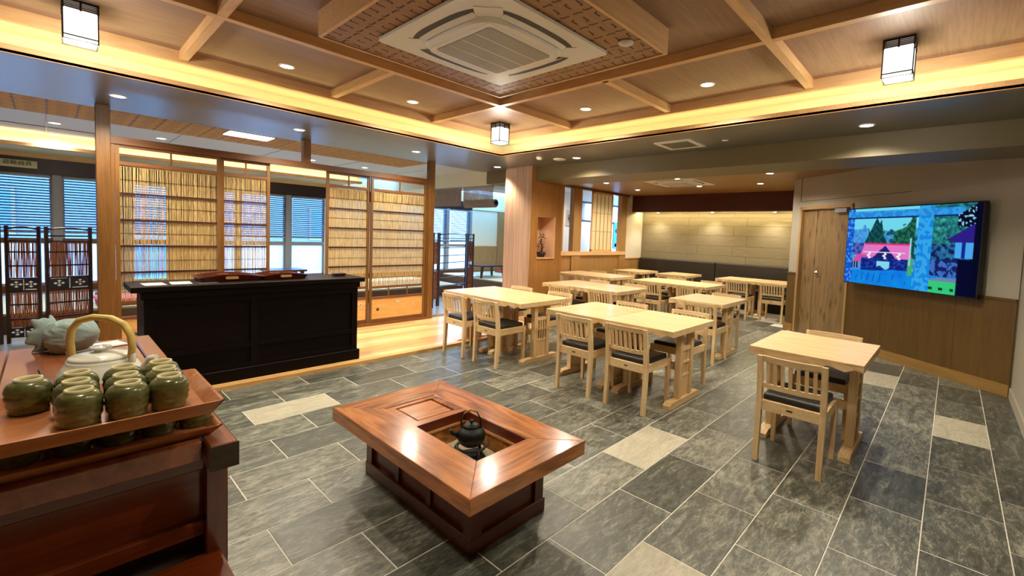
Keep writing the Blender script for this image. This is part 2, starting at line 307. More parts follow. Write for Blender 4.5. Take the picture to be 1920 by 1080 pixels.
# slate tiles, half bond
tile_me = mesh('floor_tile', bev(bx(-.3035, .3035, -.1615, .1615, -.012, 0), .0015)); tile_me.materials.append(M['slate'])
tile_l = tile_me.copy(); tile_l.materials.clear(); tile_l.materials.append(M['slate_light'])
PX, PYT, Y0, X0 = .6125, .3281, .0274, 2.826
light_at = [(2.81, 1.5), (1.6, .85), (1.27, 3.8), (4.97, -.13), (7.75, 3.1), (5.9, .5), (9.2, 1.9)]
tiles = []
TV_A = Vector((6.51, -.51, 0)); TV_ANG = R(51.5); TV_D = Vector((math.cos(TV_ANG), math.sin(TV_ANG), 0)); TV_N = Vector((-TV_D.y, TV_D.x, 0))
for j in range(-3, 19):
    y = Y0+(j+.5)*PYT - PYT        # row j between the grout lines
    off = X0 if j % 2 == 0 else X0-.306
    for i in range(-6, 14):
        x = off+(i+.5)*PX
        if y > 6.2 or x > 10.1: continue
        if y > 4.5 and x < 5.2: continue
        if (Vector((x, y, 0))-TV_A).dot(TV_N) < -.15 or (y < -.6 and x > 5.2): continue
        # keep what the lens can reach
        d = Rt.transposed() @ (Vector((x, y, 0))-Vector((0, 0, 1.45)))
        if d.z < .6: continue
        px, py = 1016+844.4*d.x/d.z, 488.4+844.4*d.y/d.z
        if px < 150 or px > 2250 or py > 1420: continue
        tiles.append((d.length, x, y))
tiles.sort()
rest = bmn()
for k, (dd, x, y) in enumerate(tiles):
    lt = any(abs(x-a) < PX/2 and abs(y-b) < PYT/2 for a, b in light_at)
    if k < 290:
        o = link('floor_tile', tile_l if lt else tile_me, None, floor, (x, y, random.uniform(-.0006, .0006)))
    else: box(rest, x-.3035, x+.3035, y-.1615, y+.1615, -.012, 0)
if len(rest.verts): stuff(obj('floor_tiles_far', rest, 'slate', floor))
# wooden platform with planks
plat = struct('floor_platform', bx(-3, 5.24, 4.60, 6.30, -.01, .014), 'pine_edge')
yy = 4.66; k = 0
while yy < 6.16:
    w_ = .112
    xs = -1.6+(k % 3)*.55
    while xs < 5.2:
        ln = 1.8
        obj('plank', bev(bx(max(xs, -1.6)+.001, min(xs+ln, 5.2)-.001, yy+.001, yy+w_-.001, .014, .035), .001), 'pine', plat)
        xs += ln
    yy += w_; k += 1
obj('edge_board', bev(bx(-1.6, 5.2, 4.583, 4.659, -.011, .036), .003), 'pine_edge', plat)
# soffit ring (main ceiling) with the raised coffer
CX0, CX1, CY0, CY1 = -1.90, 4.35, -1.90, 4.83
ceil = sgroup('ceiling')
bm = bmn(); box(bm, -4, 5.36, CY1, 6.40, CZ, CZ+.02); box(bm, -4, 5.36, -3.4, CY0, CZ, CZ+.02); box(bm, -4, CX0, CY0, CY1, CZ, CZ+.02); box(bm, CX1, 5.36, CY0, CY1, CZ, CZ+.02)
obj('soffit', bm, 'soffit', ceil)
bm = bmn()
for a in ((CX0, CX1, CY1, CY1+.022), (CX1, CX1+.022, CY0, CY1+.022), (CX0-.022, CX0, CY0, CY1+.022), (CX0, CX1, CY0-.022, CY0)): box(bm, a[0], a[1], a[2], a[3], CZ-.003, 2.607)
obj('cove_lip', bm, 'batten_x', ceil)
bm = bmn(); G = .25
box(bm, CX0-G, CX1+G, CY1+G, CY1+G+.03, 2.57, 2.9); box(bm, CX1+G, CX1+G+.03, CY0-G, CY1+G+.03, 2.57, 2.9)
box(bm, CX0-G, CX1+G, CY0-G-.03, CY0-G, 2.57, 2.9); box(bm, CX0-G-.03, CX0-G, CY0-G, CY1+G, 2.57, 2.9)
obj('cove_wall', bm, 'cream', ceil)
TX0, TX1, TY0, TY1 = -1.83, 4.28, -1.83, 4.71
bm = bmn()
box(bm, CX0-G, CX1+G, TY1+.05, CY1+G, 2.745, 2.77); box(bm, TX1+.05, CX1+G, CY0-G, TY1+.05, 2.745, 2.77); box(bm, CX0-G, TX0-.05, CY0-G, TY1+.05, 2.745, 2.77); box(bm, TX0-.05, TX1+.05, CY0-G, TY0-.05, 2.745, 2.77)
obj('cove_ceiling', bm, 'cream', ceil)
bm = bmn(); box(bm, TX0, TX1+.05, TY1, TY1+.05, 2.733, 2.83); box(bm, TX0, TX1+.05, TY0-.05, TY0, 2.733, 2.83); obj('frame_board', bm, 'batten_x', ceil)
bm = bmn(); box(bm, TX1, TX1+.05, TY0, TY1, 2.733, 2.83); box(bm, TX0-.05, TX0, TY0, TY1, 2.733, 2.83); obj('frame_board', bm, 'batten_y', ceil)
bm = bmn(); box(bm, CX0, CX1, CY1+.07, CY1+.10, 2.575, 2.588); box(bm, CX1+.07, CX1+.10, CY0, CY1, 2.575, 2.588); box(bm, CX0, CX1, CY0-.1, CY0-.07, 2.575, 2.588); box(bm, CX0-.1, CX0-.07, CY0, CY1, 2.575, 2.588)
obj('light_strip', bm, 'led', ceil)
xs = [TX0, -.44, .76, 1.96, 3.15, TX1]; ys = [TY0, -.30, .97, 2.24, 3.53, TY1]
for i in range(5):
    for j in range(5):
        if i in (2, 3) and j in (2, 3): continue
        ax = 'coffer_x' if (i+j) % 2 or True else 'coffer_y'
        obj('ceiling_panel', bx(xs[i], xs[i+1], ys[j], ys[j+1], 2.82, 2.84), ax, ceil)
obj('ceiling_panel', bx(.76, 3.15, .97, 3.53, 2.82, 2.84), 'coffer_x', ceil)
for x in (-.44, .76, 3.15): obj('batten', bx(x-.028, x+.028, TY0, TY1, 2.75, 2.82), 'batten_y', ceil)
for y in (-.30, .97, 3.53): obj('batten', bx(TX0, TX1, y-.028, y+.028, 2.749, 2.82), 'batten_x', ceil)
obj('batten', bx(1.932, 1.988, 3.53, TY1, 2.75, 2.82), 'batten_y', ceil); obj('batten', bx(3.15, TX1, 2.212, 2.268, 2.75, 2.82), 'batten_x', ceil)
obj('batten', bx(1.932, 1.988, TY0, .97, 2.75, 2.82), 'batten_y', ceil); obj('batten', bx(TX0, .76, 2.212, 2.268, 2.75, 2.82), 'batten_x', ceil)
obj('roof_slab', bx(-4, 5.36, -3.4, 6.4, 2.9, 2.95), 'soffit', ceil)
obj('alcove_board', bx(6.05, 10.8, -1, 6.2, CZ, CZ+.05), 'alcove_ceil', ceil)
# beam across the room; lamplight on its tatami stretch is painted in cream
struct('trim_1', bx(5.35, 6.05, -3.4, 6.3, 2.33, 2.62), 'beam'); struct('trim_4', bx(5.35, 6.05, 6.3, 10.5, 2.33, 2.62), 'cream')
# tatami ceiling
tc_ = struct('ceiling_tatami', bx(-4, 9.9, 6.40, 9.47, 2.58, 2.62), 'tat_ceil')
obj('bulkhead', bx(-4, 4.5, 9.47, 10.5, 2.40, 2.60), 'cream', tc_); obj('cove_lip', bx(-4, 4.5, 9.33, 9.47, 2.385, 2.40), 'batten_x', tc_); obj('cove_lip', bx(-4, 4.5, 9.33, 9.345, 2.40, 2.43), 'batten_x', tc_); obj('light_strip', bx(-4, 4.45, 9.37, 9.39, 2.402, 2.414), 'led_a', tc_)
for x in (-1.2, .0, 1.2, 2.4, 3.6, 4.8): obj('joint_strip', bx(x-.006, x+.006, 7.5, 9.47, 2.576, 2.581), 'alu', tc_)
obj('joint_strip', bx(-4, 9.9, 8.6, 8.62, 2.574, 2.581), 'ac_dark', tc_)
# hidden rear and side shell
struct('wall_rear', bx(-4, 5, -3.4, -3.3, 0, 2.95), 'wall_paint'); struct('wall_south', bx(4.9, 5.0, -3.4, -.5, 0, 2.95), 'wall_paint'); struct('wall_side', bx(-4.0, -3.9, -3.4, 12, 0, 2.95), 'wall_paint')
# column with niche
wc = sgroup('wall_column')
bm = bmn(); box(bm, 5.24, 5.43, 5.07, 5.66, 0, 2.33); box(bm, 5.85, 6.05, 5.07, 5.66, 0, 2.33); box(bm, 5.43, 5.85, 5.07, 5.66, 0, 1.07); box(bm, 5.43, 5.85, 5.07, 5.66, 1.76, 2.33); box(bm, 5.43, 5.85, 5.40, 5.66, 1.07, 1.76); box(bm, 5.24, 5.35, 5.07, 5.66, 2.33, 2.55)
obj('cladding', bm, 'niche_wood', wc)
obj('veneer_panel', bx(5.228, 5.241, 5.055, 5.66, 0.0, 2.55), 'col_z', wc)
bm = bmn(); box(bm, 5.43, 5.434, 5.075, 5.40, 1.07, 1.76); box(bm, 5.846, 5.85, 5.075, 5.40, 1.07, 1.76); box(bm, 5.43, 5.85, 5.395, 5.40, 1.07, 1.76); box(bm, 5.43, 5.85, 5.075, 5.4, 1.755, 1.76); obj('niche_lining', bm, 'niche_in', wc)
obj('niche_sill', bx(5.42, 5.86, 5.05, 5.40, 1.055, 1.075), 'batten_x', wc); obj('niche_frame', bx(5.845, 5.862, 5.058, 5.08, 1.075, 1.77), 'batten_x', wc)
lamp('niche_light', 'SPOT', (5.62, 5.24, 1.75), 5, (1, .8, .6), wc, spot_size=R(110), spot_blend=.6, shadow_soft_size=.02)
# alcove left wall with shoji
SY = 6.2
wl = sgroup('wall_left')
obj('plaster', bx(9.93, 10.8, SY, SY+.1, .95, 2.55), 'white_paint', wl)
obj('sill_rail', bx(6.0, 9.93, SY-.03, SY+.1, 1.03, 1.12), 'batten_x', wl); obj('header_rail', bx(6.0, 10.0, SY-.03, SY+.1, 2.50, 2.56), 'post_x', wl)
for a, b in ((7.77, 8.05), (9.68, 9.93), (6.0, 7.42)): obj('post', bx(a, b, SY-.02, SY+.1, 1.12 if a > 7 else 0, 2.5), 'niche_wood' if a < 7 else 'wains_light', wl)
for a, b in ((7.42, 7.75), (8.07, 9.66)): obj('wainscot_panel', bx(a, b, SY+.015, SY+.08, 0.0, 1.03), 'wains_light', wl)
for a, b in ((7.75, 8.07), (9.66, 9.95)): obj('wainscot_post', bx(a, b, SY-.015, SY+.09, 0.0, 1.03), 'wains_light', wl)
obj('wainscot_panel', bx(9.95, 10.8, SY-.005, SY+.09, 0, .93), 'wains_light', wl); obj('wainscot_cap', bx(9.95, 10.8, SY-.02, SY+.09, .93, .96), 'batten_x', wl)
obj('plaster_return', bx(10.715, 10.735, SY-.012, SY, .96, 2.14), 'white_paint', wl)
# back wall of the alcove, panelled
wb = sgroup('wall_back')
obj('backing', bx(10.79, 10.9, -1, 6.3, 0, 2.6), 'ac_dark', wb)
zs = [.9, 1.13, 1.36, 1.60, 1.83, 2.02, 2.5]
for k in range(6):
    sp = [2.06, 3.5+.3*(k % 2), 4.9-.25*(k % 2), 6.195]
    for a, b in zip(sp, sp[1:]): obj('wall_panel', bev(bx(10.75-.0005*((k*7+int(a*3)) % 3), 10.79, a+.002, b-.002, zs[k]+.002, zs[k+1]-.002), .0015), 'wallpanel', wb)
struct('trim_2', bx(10.2, 10.44, 2.06, 6.2, 2.14, 2.55), 'dark_header')
t2 = struct('trim_3', bx(10.735, 10.749, 2.06, 6.16, 2.122, 2.130), 'black')
obj('light_strip', bx(10.52, 10.55, 2.1, 6.15, 2.165, 2.177), 'led_b', t2)
# right wall (skewed) with door
wr = sgroup('wall_right', TV_A, TV_ANG)
obj('plaster', bx(0, 2.08, -.12, 0, 0, 2.56), 'wall_paint', wr); obj('plaster', bx(2.08, 3.05, -.12, 0, 2.07, 2.56), 'wall_paint', wr); obj('plaster', bx(3.05, 3.29, -.12, 0, 0, 2.56), 'wall_paint', wr)
obj('upper_panel', bx(-.0, 3.095, 0, .004, 2.175, 2.55), 'wall_paint', wr); obj('groove', bx(3.098, 3.112, 0, .003, 2.175, 2.55), 'ac_dark', wr); obj('groove', bx(1.2, 3.098, 0, .003, 2.168, 2.175), 'wainscot', wr)
for a, b in ((.0, .56), (.563, 1.47), (1.473, 2.045)): obj('wainscot_panel', bx(a, b, 0, .012, .12, .965), 'wainscot', wr)
obj('wainscot_cap', bx(0, 2.045, 0, .022, .965, .993), 'wainscot', wr)
obj('wainscot_panel', bx(3.09, 3.29, 0, .012, .12, .965), 'wainscot', wr); obj('wainscot_cap', bx(3.09, 3.295, 0, .022, .965, .993), 'wainscot', wr); obj('post_base', bx(3.09, 3.30, 0, .03, 0, .12), 'base_x', wr)
struct('baseboard_right', bx(0, 2.045, 0, .02, 0, .12), 'base_x', TV_A, TV_ANG)
struct('wall_alcove', bx(8.56, 10.8, 1.95, 2.06, 0, 2.56), 'wall_paint')
dr = sgroup('door_1', TV_A, TV_ANG)
bm = bmn(); box(bm, 2.045, 2.085, -.1, .02, 0, 2.07); box(bm, 3.045, 3.085, -.1, .02, 0, 2.07); box(bm, 2.045, 3.085, -.1, .02, 2.03, 2.08); obj('door_frame', bm, 'frame_z', dr)
obj('door_leaf', bev(bx(2.087, 2.755, -.075, -.03, .01, 2.028), .003), 'door_wood', dr); obj('narrow_leaf', bev(bx(2.765, 3.043, -.078, -.035, .01, 2.028), .003), 'door_wood', dr)
bm = bmn(); lathe(bm, [(.0, 0), (.026, 0), (.026, .006), (.012, .008), (.012, .04), (.0, .04)], 14, (2.70, -.03, 1.03), axis=Matrix.Rotation(R(-90), 3, 'X')); tube(bm, [(2.70, .006, 1.03), (2.62, .008, 1.03)], .009); obj('door_handle', bm, 'steel', dr)
bm = bev(bx(2.14, 2.36, -.03, .03, 1.955, 2.02), .004); tube(bm, [(2.30, .0, 2.024), (2.55, .01, 2.028)], .007); obj('door_closer', bm, 'alu', dr)
struct('wall_near', bx(4.9, 6.53, -.62, -.52, 0, 2.56), 'wall_paint'); struct('baseboard_near', bx(4.9, 6.50, -.52, -.505, 0, .10), 'wall_paint')
# tatami room floor: low grey passage, raised tatami
struct('floor_passage', bx(-4, 12.6, 6.30, 10.6, -.01, .06), 'grey_floor')
tf = struct('floor_tatami', bx(-4, 6.2, 8.0, 10.45, .06, .27), 'tatami_edge')
for i in range(5):
    for y in (8.03, 8.93): obj('tatami_mat', bev(bx(-3.0+i*1.82, -3.0+(i+1)*1.82-.01, y, y+.89, .27, .30), .004), 'tatami', tf)
tf2 = struct('floor_tatami_right', bx(7.3, 9.75, 7.6, 10.45, .06, .27), 'tatami_edge')
for y in (7.63, 8.53, 9.43): obj('tatami_mat', bev(bx(7.32, 9.7, y, y+.89, .27, .30), .004), 'tatami', tf2)
# window wall
WY = 10.5
ww = sgroup('wall_window')
wins = [(-1.7, .05), (.15, .87), (.97, 1.47), (2.18, 2.52), (2.58, 3.40), (3.50, 4.2), (6.9, 7.5), (7.6, 8.32)]
obj('sill_wall', bx(-4, 9.9, WY, WY+.15, 0, .36), 'post_x', ww)
obj('header_wall', bx(-4, 8.4, WY-.01, WY+.15, 2.09, 2.33), 'lacquer', ww); obj('header_strip', bx(-4, 8.4, WY-.005, WY+.15, 2.33, 2.6), 'batten_x', ww)
edges = [-4]+[v for p in wins for v in p]+[8.40]
for a, b in zip(edges[0::2], edges[1::2]):
    if b-a > .3: obj('wall_panel', bx(a, b, WY, WY+.15, .36, 2.09), 'cream' if a > 4 else 'wains_light', ww)
    elif b > a: obj('mullion_post', bx(a, b, WY-.02, WY+.15, .36, 2.09), 'alu', ww)
obj('plaster', bx(8.40, 9.75, WY-.01, WY+.15, 1.06, 2.6), 'cream', ww); obj('wainscot_panel', bx(8.42, 9.4, WY-.03, WY, .3, 1.04), 'wains_light', ww); obj('wainscot_cap', bx(8.42, 9.4, WY-.04, WY, 1.04, 1.07), 'batten_x', ww); obj('post', bx(9.4, 9.75, WY-.06, WY, .3, 2.12), 'wains_light', ww); obj('lintel_band', bx(8.4, 9.75, WY-.05, WY, 2.12, 2.22), 'cream', ww)
for n, (a, b) in enumerate(wins):
    wn = sgroup('window_%d' % (n+1))
    bm = bmn(); f = .03
    box(bm, a, a+f, WY+.02, WY+.08, .36, 2.09); box(bm, b-f, b, WY+.02, WY+.08, .36, 2.09); box(bm, a, b, WY+.02, WY+.08, 2.06, 2.09); box(bm, a, b, WY+.02, WY+.08, .36, .40)
    obj('window_frame', bm, 'alu', wn); obj('window_rail', bx(a, b, WY+.0, WY+.09, 1.02, 1.10), 'post_x' if b < 2 else 'alu', wn)
    obj('pane', bx(a+f, b-f, WY+.048, WY+.052, 1.10, 2.06), 'glass', wn); obj('pane', bx(a+f, b-f, WY+.048, WY+.052, .40, 1.02), 'frost_cyan' if n == 2 else 'frosted', wn)
    zb = 1.18
    t = thing('window_blind', 'pale slatted blind on the %s tatami room window from the left' % ('first second third fourth fifth sixth seventh eighth'.split()[n]), 'blind', ((a+b)/2, WY-.03, zb), 0, 'blinds on the tatami room windows')
    hw = (b-a)/2-.02
    bm = bmn(); z = .03
    rot = Matrix.Rotation(R(28), 4, 'X')
    while z < 2.03-zb:
        box(bm, -hw, hw, -.022, .022, -.0008, .0008, mat=Matrix.Translation((0, 0, z)) @ rot); z += .042
    stuff(obj('slats', bm, 'blind', t)); obj('head_rail', bx(-hw, hw, -.025, .025, 2.035-zb, 2.07-zb), 'alu', t); obj('bottom_rail', bx(-hw, hw, -.02, .02, 0, .02), 'alu', t)
# passage wall seen through the shoji
wp = sgroup('wall_passage')
obj('plaster', bx(8.9, 13.5, 7.4, 7.5, 0, 1.86), 'white_paint', wp); obj('plaster', bx(8.9, 9.55, 7.4, 7.5, 1.86, 2.6), 'white_paint', wp); obj('plaster', bx(10.2, 11.0, 7.4, 7.5, 1.86, 2.6), 'white_paint', wp); obj('plaster', bx(11.7, 13.5, 7.4, 7.5, 1.86, 2.6), 'white_paint', wp)
for n, (a, b) in enumerate(((9.55, 10.2), (11.0, 11.7))):
    wn = sgroup('window_%d' % (n+9)); bm = bmn(); box(bm, a, b, 7.39, 7.51, 1.86, 1.90); box(bm, a, b, 7.39, 7.51, 2.36, 2.40); obj('window_frame', bm, 'ac_dark', wn); obj('pane', bx(a, b, 7.448, 7.452, 1.9, 2.36), 'frosted', wn); obj('top_plaster', bx(a, b, 7.4, 7.5, 2.40, 2.6), 'white_paint', wn)
struct('wall_tatami_end', bx(9.75, 9.85, 7.5, 10.6, 0, 2.6), 'cream')
struct('ceiling_passage', bx(6.0, 13.5, 6.3, 7.45, 2.585, 2.62), 'tat_ceil')
# outside
struct('ground', bx(-40, 45, 10.8, 60, -.4, -.3), 'snow')
nb = thing('neighbour_building', 'pale grey building seen through the blinds beyond the windows', 'building', (2, 19, -.3))
obj('walls', bx(-9, 9, 0, 6, 0, 4.2), 'concrete', nb); bm = bmn(); hexa(bm, [(-9.4, -.4, 4.2), (9.4, -.4, 4.2), (9.4, 6.4, 4.2), (-9.4, 6.4, 4.2)], [(-9.4, 2.9, 6.2), (9.4, 2.9, 6.2), (9.4, 3.1, 6.2), (-9.4, 3.1, 6.2)]); obj('roof', bm, 'roofgrey', nb)
for x in (-7, -4, -1, 2, 5): 
    wf = obj('window', bx(x, x+1.4, -.05, .02, 1.2, 2.5), 'alu', nb); obj('pane', bx(x+.08, x+1.32, -.06, -.04, 1.28, 2.42), 'pane_blue', wf)
# ================================================================== CEILING FITTINGS
def downlight_me():
    bm = bmn(); lathe(bm, [(.062, -.006), (.066, -.001), (.066, 0), (.050, 0), (.050, -.006), (.062, -.006)], 24, cap=False); ring = mesh('trim_ring', bm)
    bm = bmn(); lathe(bm, [(.0, -.004), (.0505, -.004), (.0505, -.001), (0, -.001)], 24); lens = mesh('lens', bm)
    return ring, lens
DR, DLN = downlight_me()
def downlight(x, y, z, label, group, e, warm=WARM, lens='lens', ang=150):
    t = thing('downlight', label, 'downlight', (x, y, z), 0, group)
    r = link('trim_ring', DR.copy(), 'ac', t); link('lens', DLN.copy(), lens, t)
    lamp('bulb', 'SPOT', (0, 0, -.03), e, warm, t, spot_size=R(ang), spot_blend=.7, shadow_soft_size=.05)
for x, y, s in ((1.41, 4.35, 'nearest the dark counter'), (2.65, 4.37, 'second from the cove corner, counter side'), (3.91, 3.01, 'beside the air conditioner on the dining side'), (3.90, 1.68, 'furthest from the lantern at the cove corner')):
    downlight(x, y, 2.82, 'round downlight set in the wooden coffered ceiling, ' + s, 'downlights in the coffered ceiling', DL_W)
for x, y, s in ((.16, 2.9, 'over the tea cabinet'), (.16, 1.6, 'over the near end of the tea cabinet'), (1.4, .33, 'over the near side of the irori'), (2.65, .33, 'over the near side of the room')):
    downlight(x, y, 2.82, 'round downlight set in the wooden coffered ceiling, '+s, 'downlights in the coffered ceiling', DL_W*.5)
for x, y, s in ((.44, 5.63, 'beside the left wooden post'), (1.96, 5.63, 'by the hanging middle post'), (3.49, 5.64, 'by the right post of the reed screens'), (5.04, 5.67, 'just left of the wooden column'), (5.01, 3.98, 'between the column and the ceiling vent'), (4.98, .65, 'above the small table near the television')):
    downlight(x, y, CZ, 'round downlight in the grey lowered ceiling ' + s, 'downlights in the grey lowered ceiling', DL_W, ang=105 if x > 5.02 and y > 5 else 150)
for k, (x, y) in enumerate(((7.6, 5.25), (8.96, 5.33), (7.59, 3.71), (8.79, 3.83), (7.6, 2.19), (8.81, 2.69))):
    s = ('near row, by the shoji wall', 'far row, by the shoji wall', 'near row, overlapping the far air conditioner', 'far row, past the far air conditioner', 'near row, by the door wall', 'far row, by the door wall')[k]
    downlight(x, y, CZ, 'round downlight in the brown alcove ceiling, ' + s, 'downlights in the alcove ceiling', DL_ALC)
for k, (x, y) in enumerate(((.07, 8.15), (.07, 9.3), (1.07, 8.17), (2.2, 8.7), (3.06, 8.2), (4.0, 8.2), (5.6, 7.6), (6.6, 9.0), (8.3, 8.6))):
    s = ('left of the post, nearer row', 'left of the post, farther row', 'just right of the left post', 'over the left reed screen', 'beside the hanging post', 'over the right reed screens', 'beyond the right post', 'deep behind the right post', 'over the tatami by the column')[k]
    downlight(x, y, 2.58, 'cool white downlight in the pale tatami room ceiling, '+s, 'downlights in the tatami room', DL_TAT, (1, .93, .84), 'lens_t')
for x, y, s in ((10.2, 6.8, 'behind the shoji panel'), (8.4, 6.9, 'behind the left opening'), (12, 6.8, 'behind the narrow right opening')): downlight(x, y, 2.585, 'downlight in the passage ceiling '+s, 'downlights in the passage', 90, (1, .95, .9), 'lens_t')
# lanterns
def lantern_proto():
    t = thing('ceiling_lantern', 'x', 'lantern', (0, 0, 0), 0, 'square lanterns on the coffered ceiling')
    h = .08
    bm = bmn(); box(bm, -h, h, -h, h, -.012, 0)
    for s in (-1, 1):
        for k in range(4):
            z = -.018-k*.011
            box(bm, -h, h, s*h-.004, s*h+.004, z-.005, z); box(bm, s*h-.004, s*h+.004, -h, h, z-.005, z)
    for a in (-1, 0, 1):
        for s in (-1, 1): box(bm, a*h-.005, a*h+.005, s*h-.005, s*h+.005, -.062, 0); box(bm, s*h-.005, s*h+.005, a*h-.005, a*h+.005, -.062, 0)
    obj('vented_cap', bm, 'lacquer', t)
    obj('shade', bev(bx(-h+.003, h-.003, -h+.003, h-.003, -.245, -.05), .006), 'lantern', t)
    bm = bmn()
    for a in (-1, 1):
        for b in (-1, 1): box(bm, a*h-.003, a*h+.003, b*h-.003, b*h+.003, -.25, -.05)
        box(bm, -h, h, a*h-.003, a*h+.003, -.225, -.219); box(bm, a*h-.003, a*h+.003, -h, h, -.225, -.219); box(bm, -h, h, a*h-.003, a*h+.003, -.25, -.246); box(bm, a*h-.003, a*h+.003, -h, h, -.25, -.246)
    obj('wire_frame', bm, 'ac_dark', t)
    lamp('bulb', 'POINT', (0, 0, -.33), 24, (1, .92, .78), t, shadow_soft_size=.08)
    return t
L0 = lantern_proto(); L0.location = (3.84, 4.29, 2.82); L0['label'] = 'white square lantern with dark vented cap at the inner corner of the glowing cove'
L0.rotation_euler.z = 0
place(L0, (3.82, .35, 2.82), 0, 'white square lantern with dark vented cap on the ceiling towards the television wall')
place(L0, (.16, 4.28, 2.82), 0, 'white square lantern with dark vented cap on the ceiling above the tea cups')
# patterned box with air conditioner
def strokes(bm, x0, x1, y0, y1, z, p=.078):
    w_ = p*.075; nx, ny = int((x1-x0)/p), int((y1-y0)/p)
    def q(a, b, c, d): bm.faces.new([bm.verts.new((u, v, z)) for u, v in ((a, c), (b, c), (b, d), (a, d))])
    for i in range(nx):
        for j in range(ny):
            cx, cy = x0+(i+.5)*(x1-x0)/nx, y0+(j+.5)*(y1-y0)/ny; k = (i+2*j) % 4; L_ = p*.34; T_ = p*.22
            if k % 2 == 0:
                s_ = 1 if k == 0 else -1
                q(cx-L_, cx+L_, cy-w_, cy+w_); e = cx+s_*L_; q(e-w_, e+w_, min(cy, cy+s_*T_), max(cy, cy+s_*T_))
            else:
                s_ = 1 if k == 1 else -1
                q(cx-w_, cx+w_, cy-L_, cy+L_); e = cy+s_*L_; q(min(cx, cx-s_*T_), max(cx, cx-s_*T_), e-w_, e+w_)
cb = thing('ceiling_box', 'hanging wooden ceiling box with a dark lattice pattern around the large air conditioner', 'ceiling panel', (1.96, 2.27, 2.66))
bm = bmn(); h1, h2 = .76, .79
box(bm, -h1, h1, -h2, h2, 0.004, .159); obj('underside', bm, 'pattern', cb)
bm = bmn(); t_ = .02
box(bm, -h1-t_, h1+t_, -h2-t_, -h2, -.004, .16); box(bm, -h1-t_, h1+t_, h2, h2+t_, -.004, .16); box(bm, -h1-t_, -h1, -h2, h2, -.004, .16); box(bm, h1, h1+t_, -h2, h2, -.004, .16)
obj('side_boards', bm, 'batten_x', cb)
bm = bmn(); strokes(bm, -h1, h1, -h2, h2, .0035); stuff(obj('lattice_print', bm, 'stroke', cb))
def rrect(hx, hy, r, n=6):
    pts = []
    for cx, cy, a0 in ((hx-r, hy-r, 0), (-hx+r, hy-r, 90), (-hx+r, -hy+r, 180), (hx-r, -hy+r, 270)):
        for k in range(n+1): a = R(a0+90*k/n); pts.append((cx+r*math.cos(a), cy+r*math.sin(a)))
    return pts
def octo(h, b, n=5):        # rounded-flow outline: square with bulged sides
    pts = []
    for k in range(48):
        a = 2*PI*k/48; c, s = math.cos(a), math.sin(a); e = b
        pts.append((h*math.copysign(abs(c)**(2/e), c), h*math.copysign(abs(s)**(2/e), s)))
    return pts
def plate(bm, pts, z0, z1, top=None):
    top = top or pts
    lo = [bm.verts.new((x, y, z0)) for x, y in pts]; hi = [bm.verts.new((x, y, z1)) for x, y in top]; n = len(pts)
    bm.faces.new(list(reversed(lo))); bm.faces.new(hi)
    for i in range(n): bm.faces.new((lo[i], lo[(i+1) % n], hi[(i+1) % n], hi[i]))
def cassette(name, label, loc, h, rz=0):
    t = thing(name, label, 'air conditioner', loc, rz)
    bm = bmn(); plate(bm, rrect(h, h, .03), -.018, 0); obj('face_panel', bm, 'ac', t)
    bm = bmn(); plate(bm, octo(h*.845, 3.4), -.0195, -.016); obj('slot_ring', bm, 'ac_dark', t)
    for k in range(4):
        m4 = Matrix.Rotation(PI/2*k, 4, 'Z')
        bm = bmn(); n = 12; lo = []; 
        for i in range(n+1):
            u = -1+2*i/n; x = u*h*.50
            yo = h*(.765-.03*u*u); yi = h*(.70-.02*u*u)
            lo.append((m4 @ Vector((x, yo, -.0205)), m4 @ Vector((x, yi, -.034))))
        vv = [(bm.verts.new(a), bm.verts.new(b), bm.verts.new(a+Vector((0, 0, .003))), bm.verts.new(b+Vector((0, 0, .003)))) for a, b in lo]
        for p, q in zip(vv, vv[1:]): bm.faces.new((p[0], q[0], q[1], p[1])); bm.faces.new((p[2], p[3], q[3], q[2])); bm.faces.new((p[0], p[2], q[2], q[0])); bm.faces.new((p[1], q[1], q[3], p[3]))
        obj('louver', bm, 'louver', t)
        # corner bridge between the slots
        bm = bmn(); m5 = Matrix.Rotation(PI/2*k+PI/4, 4, 'Z'); box(bm, -h*.15, h*.15, h*.80, h*1.0, -.022, -.016, mat=m5); obj('corner_bridge', bm, 'ac', t)
    bm = bmn(); plate(bm, octo(h*.66, 4.2), -.048, -.018, octo(h*.69, 4.2)); obj('inner_panel', bm, 'ac', t)
    bm = bmn(); plate(bm, rrect(h*.56, h*.56, .02), -.0505, -.047); obj('intake_rim', bm, 'louver', t)
    bm = bmn(); plate(bm, rrect(h*.50, h*.50, .025), -.053, -.050); obj('intake_grille', bm, 'ac_grey', t)
    bm = bmn()
    for k in range(3): box(bm, -h*.49, h*.49, -h*.25+k*h*.25-.003, -h*.25+k*h*.25+.003, -.0545, -.0525)
    for k in range(40): x = -h*.48+k*h*.96/39; box(bm, x-.0015, x+.0015, -h*.49, h*.49, -.0537, -.0528)
    stuff(obj('grille_ribs', bm, 'ac', t))
    return t
cassette('air_conditioner', 'large white ceiling air conditioner with grey grille in the patterned wooden box', (1.955, 2.27, 2.66), .525)
cassette('air_conditioner', 'white air conditioner set flat in the brown alcove ceiling over the far tables', (8.07, 3.92, CZ), .50)
t = thing('ceiling_vent', 'square white vent grille in the grey ceiling beside the cove', 'vent', (4.89, 2.39, CZ))
bm = bmn(); f = .215
for a in ((-f, f, f-.05, f), (-f, f, -f, -f+.05), (-f, -f+.05, -f+.05, f-.05), (f-.05, f, -f+.05, f-.05)): box(bm, a[0], a[1], a[2], a[3], -.014, 0)
obj('frame', bm, 'ac', t)
bm = bmn()
for k in range(12): y = -.155+k*.028; box(bm, -.17, .17, y-.008, y+.008, -.010, -.004)
